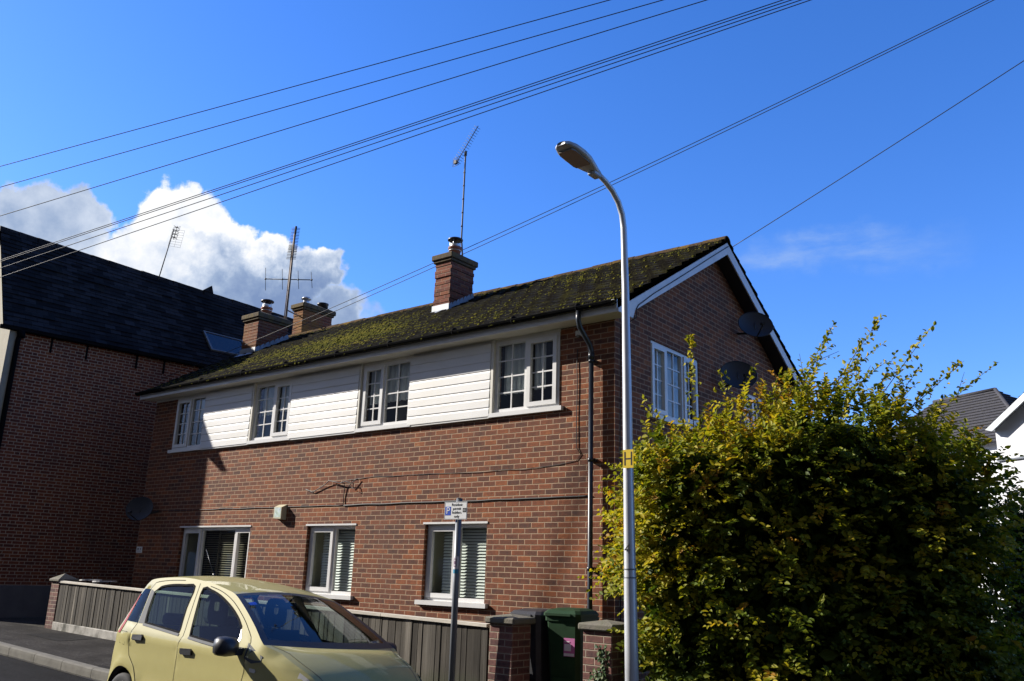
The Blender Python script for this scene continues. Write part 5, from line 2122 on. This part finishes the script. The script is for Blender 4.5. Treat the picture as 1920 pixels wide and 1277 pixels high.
FGLASS = smooth_poly([(1.618, 1.0), (1.497, 1.205), (1.395, 1.425), (1.545, 1.418), (1.77, 1.374), (2.05, 1.285), (2.256, 1.196), (2.352, 1.14), (2.395, 1.06), (2.40, .965)], .06)
QGLASS = [(.30, 1.035), (.562, 1.032), (.425, 1.362), (.265, 1.362), (.238, 1.32)]
BPIL = [(.572, 1.032), (.688, 1.035), (.60, 1.17), (.52, 1.345), (.44, 1.362)]
TRI = [(2.37, 1.125), (2.43, 1.06), (2.455, .952), (2.408, .962), (2.40, 1.06)]
RLIGHT = [(.214, 1.30), (.234, 1.31), (.29, 1.03), (.272, .915), (.205, .915), (.222, 1.05)]
FUEL = [(.305, .935), (.455, .938), (.432, .81), (.29, .82)]


def inside(p, poly):
    c = False
    n = len(poly)
    for i in range(n):
        x1, y1 = poly[i]
        x2, y2 = poly[(i+1) % n]
        if (y1 > p[1]) != (y2 > p[1]) and p[0] < (x2-x1)*(p[1]-y1)/(y2-y1)+x1:
            c = not c
    return c


def build_side(sgn):
    pts, edges = [], []

    def addpoly(poly, closed=True):
        o = len(pts)
        pts.extend(Vector(p) for p in poly)
        n = len(poly)
        edges.extend((o+i, o+(i+1) % n) for i in range(n if closed else n-1))

    for poly in (OUT, RDOOR, FDOOR, RGLASS, FGLASS, QGLASS, BPIL, TRI, RLIGHT):
        addpoly(poly)
    gu = np.arange(.08, 3.5, .065)
    gh = np.arange(.26, 1.5, .055)
    for u in gu:
        for h in gh:
            if inside((u, h), OUT):
                pts.append(Vector((u+.003*math.sin(h*50), h+.003*math.sin(u*40))))
    vs, es, fs, *_ = delaunay_2d_cdt(pts, edges, [], 0, 1e-4)
    V = [(p.x, -sgn*cw(p.x, p.y), p.y) for p in vs]
    groups = {}
    for f in fs:
        c = sum((vs[i] for i in f), Vector((0, 0)))/len(f)
        c = (c.x, c.y)
        if not inside(c, OUT):
            continue
        kind = ('light' if inside(c, RLIGHT) else 'quarter' if inside(c, QGLASS) else 'pillar' if inside(c, BPIL) else 'tri' if inside(c, TRI) else 'rglass' if inside(c, RGLASS)
                else 'fglass' if inside(c, FGLASS) else 'rdoor' if inside(c, RDOOR) else 'fdoor' if inside(c, FDOOR) else 'body')
        if len(f) == 3:
            a_, b_, d_ = (vs[i] for i in f)
            if ((b_-a_).x*(d_-a_).y-(b_-a_).y*(d_-a_).x) < 0:
                f = f[::-1]
        groups.setdefault(kind, []).append(f if sgn == 1 else f[::-1])
    return V, groups


def sub_mesh(V, fs, inset=0.0, sgn=1):
    mp, vv, ff = {}, [], []
    for f in fs:
        q = []
        for i in f:
            if i not in mp:
                mp[i] = len(vv)
                x, y, z = V[i]
                vv.append((x, y+sgn*inset, z))
            q.append(mp[i])
        ff.append(tuple(q))
    return vv, ff


body = MB()
NV = 16
# ----- skin across the car (tail, roof, screen, bonnet, nose)
rows = TOPS


def crown(u, h, v):
    c = 1-v*v
    if u < .25 and h < 1.38:
        k = min(1, (1.38-h)/.2)
        return (-.055*c*k, .0 + .045*c*(1-k))
    if u < 1.99:
        return (0, .048*c)
    if u < 2.79:
        t = (u-1.985)/.80
        return (.075*c*t, .048*c*(1-t) - .012*c*t)
    if u < 3.40:
        t = (u-2.79)/.6
        return (.075*c*(1-.2*t), -.012*c*(1-t)*max(0, 1-t*3) + .045*c*min(1, t*3))
    return (.075*c, .03*c*max(0, (h-.5)/.25))


grid = []
for (u, h) in rows:
    w_ = cw(u, h)
    r = []
    for k in range(NV+1):
        v = -1+2*k/NV
        v = math.copysign(1-(1-abs(v))**1.15, v)
        du, dh = crown(u, h, v)
        r.append((u+du, v*w_, h+dh))
    grid.append(r)
i_ws0 = min(range(len(rows)), key=lambda i: abs(rows[i][0]-2.005)+abs(rows[i][1]-1.40))
i_ws1 = min(range(len(rows)), key=lambda i: abs(rows[i][0]-2.755)+abs(rows[i][1]-1.045))
i_bn1 = min(range(len(rows)), key=lambda i: abs(rows[i][0]-3.40)+abs(rows[i][1]-.775))
i_rw0 = min(range(len(rows)), key=lambda i: abs(rows[i][0]-.165)+abs(rows[i][1]-1.0))
i_rw1 = min(range(len(rows)), key=lambda i: abs(rows[i][0]-.225)+abs(rows[i][1]-1.36))
parts = {'shell': [], 'border': [], 'screen': [], 'rear': [], 'bonnet': []}
W1 = NV+1
allv = [p for r in grid for p in r]
for i in range(len(rows)-1):
    for k in range(NV):
        f = (i*W1+k, (i+1)*W1+k, (i+1)*W1+k+1, i*W1+k+1)
        if i_ws0 <= i < i_ws1:
            parts['border' if k in (0, NV-1) or i == i_ws0 or i >= i_ws1-1 else 'screen'].append(f)
        elif i_ws1 <= i < i_bn1:
            parts['bonnet' if 0 < k < NV-1 else 'shell'].append(f)
        elif i_rw0 <= i < i_rw1 and 1 < k < NV-2:
            parts['rear'].append(f)
        else:
            parts['shell'].append(f)


def flip(fs):
    return [f[::-1] for f in fs]


for nm_, mt in (('body_shell', 'paint'),):
    vv, ff = sub_mesh(allv, parts['shell'])
    body.add(vv, ff, 0, True)
sides = {s_: build_side(s_) for s_ in (1, -1)}
for s_ in (1, -1):
    V, g = sides[s_]
    vv, ff = sub_mesh(V, g['body'])
    body.add(vv, ff, 0, True)
# floor and arches close the shell
body.box(.15, 3.4, -.70, .70, .20, .24, 1)
bodyo = body.build('body', [M['paint'], M['trimblk']], car, local=True)
for nm_, key, mt in (('bonnet', 'bonnet', 'paint'), ('windscreen', 'screen', 'carscreen'), ('windscreen_border', 'border', 'trimblk'), ('rear_window', 'rear', 'carglass')):
    b = MB()
    vv, ff = sub_mesh(allv, parts[key])
    b.add(vv, ff, 0, True)
    b.build(nm_, M[mt], car, local=True)


def ribbon(mb, line, width, sgn, off=.0018, mi=0):
    n = len(line)
    vs = []
    for i, (u, h) in enumerate(line):
        a_, b_ = line[max(i-1, 0)], line[min(i+1, n-1)]
        t = Vector((b_[0]-a_[0], b_[1]-a_[1])).normalized()
        nx_, ny_ = -t.y, t.x
        for q in (-.5, .5):
            uu, hh = u+nx_*width*q, h+ny_*width*q
            vs.append((uu, -sgn*(cw(uu, hh)+off), hh))
    fs = [(2*i, 2*i+2, 2*i+3, 2*i+1) if sgn == -1 else (2*i, 2*i+1, 2*i+3, 2*i+2) for i in range(n-1)]
    mb.add(vs, fs, mi, True)


def patch(poly, sgn, off, depth=.02):
    """small raised block following the side"""
    o = [(u, -sgn*(cw(u, h)+off), h) for u, h in poly]
    i_ = [(u, -sgn*(cw(u, h)-depth), h) for u, h in poly]
    n = len(poly)
    mb = MB()
    mb.add(o+i_, [tuple(range(n))] + [(k, n+k, n+(k+1) % n, (k+1) % n) for k in range(n)])
    return mb


for s_ in (1, -1):
    V, g = sides[s_]
    for nm_, key, gk, strip, hnd in (('rear_door', 'rdoor', 'rglass', [(.68, 1.030), (.95, 1.017), (1.2, 1.004), (1.425, .992)], [(.618, .925), (.79, .938), (.815, .925), (.812, .885), (.64, .872), (.615, .885)]),
                                     ('front_door', 'fdoor', 'fglass', [(1.61, .985), (1.85, .972), (2.1, .962), (2.41, .950)], [(1.565, .885), (1.735, .895), (1.762, .882), (1.758, .842), (1.585, .832), (1.562, .845)])):
        b = MB()
        vv, ff = sub_mesh(V, g[key])
        b.add(vv, ff, 0, True)
        d_ = b.build(nm_, M['paint'], car, local=True)
        b = MB()
        vv, ff = sub_mesh(V, g[gk], .008, s_)
        b.add(vv, ff, 0, True)
        b.build('window', M['carglass'], d_, local=True)
        b = MB()
        gl_ = RGLASS if gk == 'rglass' else FGLASS
        ribbon(b, gl_+[gl_[0]], .020, s_, .002)
        b.build('window_seal', M['seal'], d_, local=True)
        b = MB()
        ribbon(b, strip, .022, s_, .006)
        b.build('belt_strip', M['trimgrey'], d_, local=True)
        patch(hnd, s_, .022).build('handle', M['trimblk'], d_, local=True)
        b = MB()
        # inner card and lining
        vv, ff = sub_mesh(V, [f for f in g[key] if sum(V[i][2] for i in f)/len(f) < .97], .05, s_)
        b.add(vv, [f[::-1] for f in ff], 0, False)
        b.build('lining', M['cabin2'], d_, local=True)
        if gk == 'fglass':
            b = MB()
            vv, ff = sub_mesh(V, g['tri'], -.003, s_)
            b.add(vv, ff, 0, True)
            b.build('mirror_plate', M['silver'], d_, local=True)
    b = MB()
    vv, ff = sub_mesh(V, g['quarter'], -.002, s_)
    b.add(vv, ff, 0, True)
    b.build('quarter_window', M['carglass'], car, local=True)
    b = MB()
    vv, ff = sub_mesh(V, g['pillar'], -.002, s_)
    b.add(vv, ff, 0, True)
    b.build('pillar_trim', M['trimgrey'], car, local=True)
    b = MB()
    vv, ff = sub_mesh(V, g['light'], -.006, s_)
    b.add(vv, ff, 0, True)
    b.build('tail_light', M['redlens'], car, local=True)
    # shut lines
    b = MB()
    ribbon(b, smooth_poly(BSEAM, .06), .006, s_)
    ribbon(b, smooth_poly(RDOOR[len(BSEAM):], .05), .006, s_)
    ribbon(b, smooth_poly(FDOOR[len(BSEAM):], .05), .006, s_)
    ribbon(b, FUEL+[FUEL[0]], .004, s_)
    b.build('shut_line', M['seal'], car, local=True)
    # rubbing edge inside the wheel arches
    for c in ARCH:
        b = MB()
        a1, a2 = arch(c, .347, 18), arch(c, .325, 18)
        vs = [(u, -s_*(cw(u, h)+.006), h) for u, h in a1] + [(u, -s_*(cw(u, h)-.03), h) for u, h in a2] + [(u, -s_*.40, h) for u, h in a2]
        n = len(a1)
        b.add(vs, [(k, k+1, n+k+1, n+k) for k in range(n-1)] + [(n+k, n+k+1, 2*n+k+1, 2*n+k) for k in range(n-1)] + [tuple(range(2*n, 3*n))], 0, False)
        b.build('wheel_arch', M['trimblk'], car, local=True)
        wh = MB()
        rt = .275
        prof = [(.19, -.07), (.235, -.082), (.268, -.07), (rt, -.045), (rt, .045), (.268, .07), (.235, .082), (.19, .07)]
        wh.lathe((c[0], -s_*.685, .278), prof, 32, axis='y')
        w_ob = wh.build('wheel', M['tyre'], car, local=True)
        rm_ = MB()
        q = .055*s_
        rm_.lathe((c[0], -s_*.685, .278), [(0, q+.012*s_), (.05, q+.015*s_), (.07, q-.005*s_), (.12, q-.012*s_), (.165, q-.004*s_), (.175, q+.018*s_), (.192, q+.016*s_), (.192, -q)], 24, axis='y')
        for k in range(8):
            an = k*math.pi/4
            cx, cz = c[0]+.125*math.cos(an), .278+.125*math.sin(an)
            rm_.lathe((cx, -s_*.685, cz), [(0, q+.002*s_), (.024, q+.002*s_), (.024, q-.02*s_)], 8, axis='y')
        rm_.build('rim', M['silver'], w_ob, local=True)
    # mirror, its black corner piece and the side repeater
    mi_ = MB()
    mc = Vector((2.50, -s_*.905, .985))
    nseg, vs, fs = 12, [], []
    for (dx, sc) in ((-.055, .80), (-.050, .98), (.0, 1.0), (.05, .86), (.085, .55), (.098, .15)):
        for k in range(nseg):
            a_ = 2*math.pi*k/nseg
            ca_, sa_ = math.cos(a_), math.sin(a_)
            vs.append(mc + Vector((dx, sc*.105*math.copysign(abs(ca_)**.6, ca_), sc*.082*math.copysign(abs(sa_)**.6, sa_))))
    for i in range(5):
        for k in range(nseg):
            fs.append((i*nseg+k, i*nseg+(k+1) % nseg, (i+1)*nseg+(k+1) % nseg, (i+1)*nseg+k))
    fs += [tuple(range(nseg))[::-1], tuple(range(5*nseg, 6*nseg))]
    mi_.add(vs, fs, 0, True)
    mi_.prism([(2.47, -s_*.74, .985), (2.56, -s_*.74, .985), (2.56, -s_*.74, .93), (2.47, -s_*.74, .93)], (0, -s_*.11, -.01))
    mo_ = mi_.build('wing_mirror', M['trimblk'], car, local=True)
    mg = MB()
    mg.quad(*[(mc.x-.057, mc.y+dy, mc.z+dz) for dy, dz in ((-.075, -.055), (.075, -.055), (.075, .055), (-.075, .055))])
    mg.build('mirror_glass', M['lens'], mo_, local=True)
    patch([(2.575, 1.028), (2.70, .985), (2.845, .938), (2.838, .895), (2.716, .873), (2.60, .905)], s_, .0025).build('wing_trim', M['trimgrey'], car, local=True)
    patch([(2.705, .835), (2.77, .832), (2.785, .815), (2.775, .803), (2.712, .806), (2.70, .82)], s_, .008).build('side_repeater', M['clearlens'], car, local=True)
    hl = MB()
    hp = [(3.22, -.02), (3.30, -.03), (3.42, -.05)]
    vs = []
    for (u, _q) in hp:
        for dh in (-.02, -.15):
            hh = bonnet_h(u)+dh
            vs.append((u+.012, -s_*(cw(u, hh)+.004), hh))
    hl.add(vs, [(0, 2, 3, 1), (2, 4, 5, 3)] if s_ == 1 else [(1, 3, 2, 0), (3, 5, 4, 2)])
    hl.build('headlight', M['clearlens'], car, local=True)
b = MB()
for s_ in (1, -1):
    line = [(rows[i][0], rows[i][1]) for i in range(i_ws1, i_bn1+1)]
    vs = []
    for i in range(i_ws1, i_bn1+1):
        kk = 1 if s_ == 1 else NV-1
        p = Vector(grid[i][kk])
        vs += [(p.x, p.y-.003, p.z+.002), (p.x, p.y+.003, p.z+.002)]
    b.add(vs, [(2*i, 2*i+2, 2*i+3, 2*i+1) for i in range(len(line)-1)])
b.build('bonnet_gap', M['trimblk'], car, local=True)
for (ya, yb) in ((-.15, -.62), (.38, -.12)):
    b = MB()
    pts = [(2.80, ya, 1.012), (2.74, ya*.6+yb*.4, 1.03), (2.70, yb, 1.075 if yb < -.5 else 1.055)]
    b.tube(pts, [.011, .009, .006], 6)
    b.build('wiper', M['trimblk'], car, local=True)
b = MB()
b.tube([(.62, -.02, 1.545), (.60, -.02, 1.57)], .012, 8)
b.tube([(.60, -.02, 1.565), (.36, -.02, 1.82)], [.0035, .002], 5)
b.build('aerial', M['trimblk'], car, local=True)
# ----- cabin


def seat(y, u, rear=False):
    b = MB()
    b.bbox(u-.05, u+.46, y-.24, y+.24, .36, .56, .05)
    back = [(u-.02, .50), (u+.10, .54), (u-.06, 1.08), (u-.18, 1.06)]
    b.prism([(p[0], y-.23, p[1]) for p in back], (0, .46, 0))
    # head restraint: a loop with a hole
    cx, cz = u-.16, 1.235
    out, inn = [], []
    for k in range(16):
        a_ = 2*math.pi*k/16
        ca_, sa_ = math.cos(a_), math.sin(a_)
        out.append((cx-sa_*.02, y+.115*(1-.18*max(sa_, 0))*math.copysign(abs(ca_)**.6, ca_), cz+.145*math.copysign(abs(sa_)**.6, sa_)))
        inn.append((cx-sa_*.01, y+.052*math.copysign(abs(ca_)**.55, ca_), cz+.03+.050*math.copysign(abs(sa_)**.55, sa_)))
    o2 = [(p[0]-.075, p[1], p[2]) for p in out]
    i2 = [(p[0]-.075, p[1], p[2]) for p in inn]
    vs = out+inn+o2+i2
    fs = []
    for k in range(16):
        j = (k+1) % 16
        fs += [(k, j, 16+j, 16+k), (32+j, 32+k, 48+k, 48+j), (k, 32+k, 32+j, j), (16+k, 16+j, 48+j, 48+k)]
    b.add(vs, fs)
    for sy in (-.06, .06):
        b.tube([(u-.15, y+sy, 1.02), (cx-.03, y+sy, 1.15)], .01, 6)
    b.build('seat', M['cabin'], car, local=True)


seat(-.35, 1.52)
seat(.35, 1.52)
b = MB()
b.bbox(.55, .98, -.58, .58, .40, .58, .05)
b.prism([(.62, -.58, .52), (.74, -.58, .56), (.58, -.58, 1.02), (.48, -.58, 1.0)], (0, 1.16, 0))
for y in (-.32, .32):
    b.bbox(.46, .55, y-.13, y+.13, 1.02, 1.14, .03)
b.build('rear_seat', M['cabin'], car, local=True)
b = MB()
b.prism([(2.66, -.66, .985), (2.30, -.66, .965), (2.20, -.66, .86), (2.26, -.66, .55), (2.80, -.66, .50)], (0, 1.32, 0))
b.prism([(2.36, -.52, .965), (2.14, -.52, .985), (2.16, -.52, .90), (2.30, -.52, .86)], (0, .34, 0))
b.build('dashboard', M['cabin2'], car, local=True)
b = MB()
sc_ = Vector((2.02, -.36, .93))
ax_ = Vector((-.82, 0, .57))
X_ = Vector((0, 1, 0))
Z_ = ax_.cross(X_).normalized()
ring_ = [sc_ + X_*.185*math.cos(2*math.pi*k/28) + Z_*.185*math.sin(2*math.pi*k/28) for k in range(29)]
b.tube(ring_, .016, 8, cap=False)
for a_ in (0, math.pi, -math.pi/2):
    b.tube([sc_, sc_ + X_*.18*math.cos(a_) + Z_*.18*math.sin(a_)], .02, 6)
b.tube([sc_-ax_*.02, sc_+ax_*.02], .06, 12)
b.build('steering_wheel', M['cabin2'], car, local=True)
b = MB()
b.bbox(1.985, 2.02, -.10, .10, 1.30, 1.365, .012)
b.tube([(2.02, 0, 1.365), (2.08, 0, 1.41)], .01, 6)
b.build('interior_mirror', M['cabin2'], car, local=True)
b = MB()
b.quad((2.20, -.50, 1.355), (2.245, -.50, 1.335), (2.245, -.57, 1.325), (2.20, -.57, 1.345))
b.build('screen_sticker', M['signblue'], car, local=True)
b = MB()
vs = []
rr_ = [r for r, (u, h) in zip(grid, rows) if .30 <= u <= 1.99 and h > 1.38]
for r in rr_:
    vs += [(p[0], p[1]*.97, p[2]-.022) for p in r]
n = len(rr_)
b.add(vs, [(i*W1+k, i*W1+k+1, (i+1)*W1+k+1, (i+1)*W1+k) for i in range(n-1) for k in range(NV)], 0, True)
b.box(.2, 2.7, -.68, .68, .25, .30)
b.build('headlining', M['cabin2'], car, local=True)
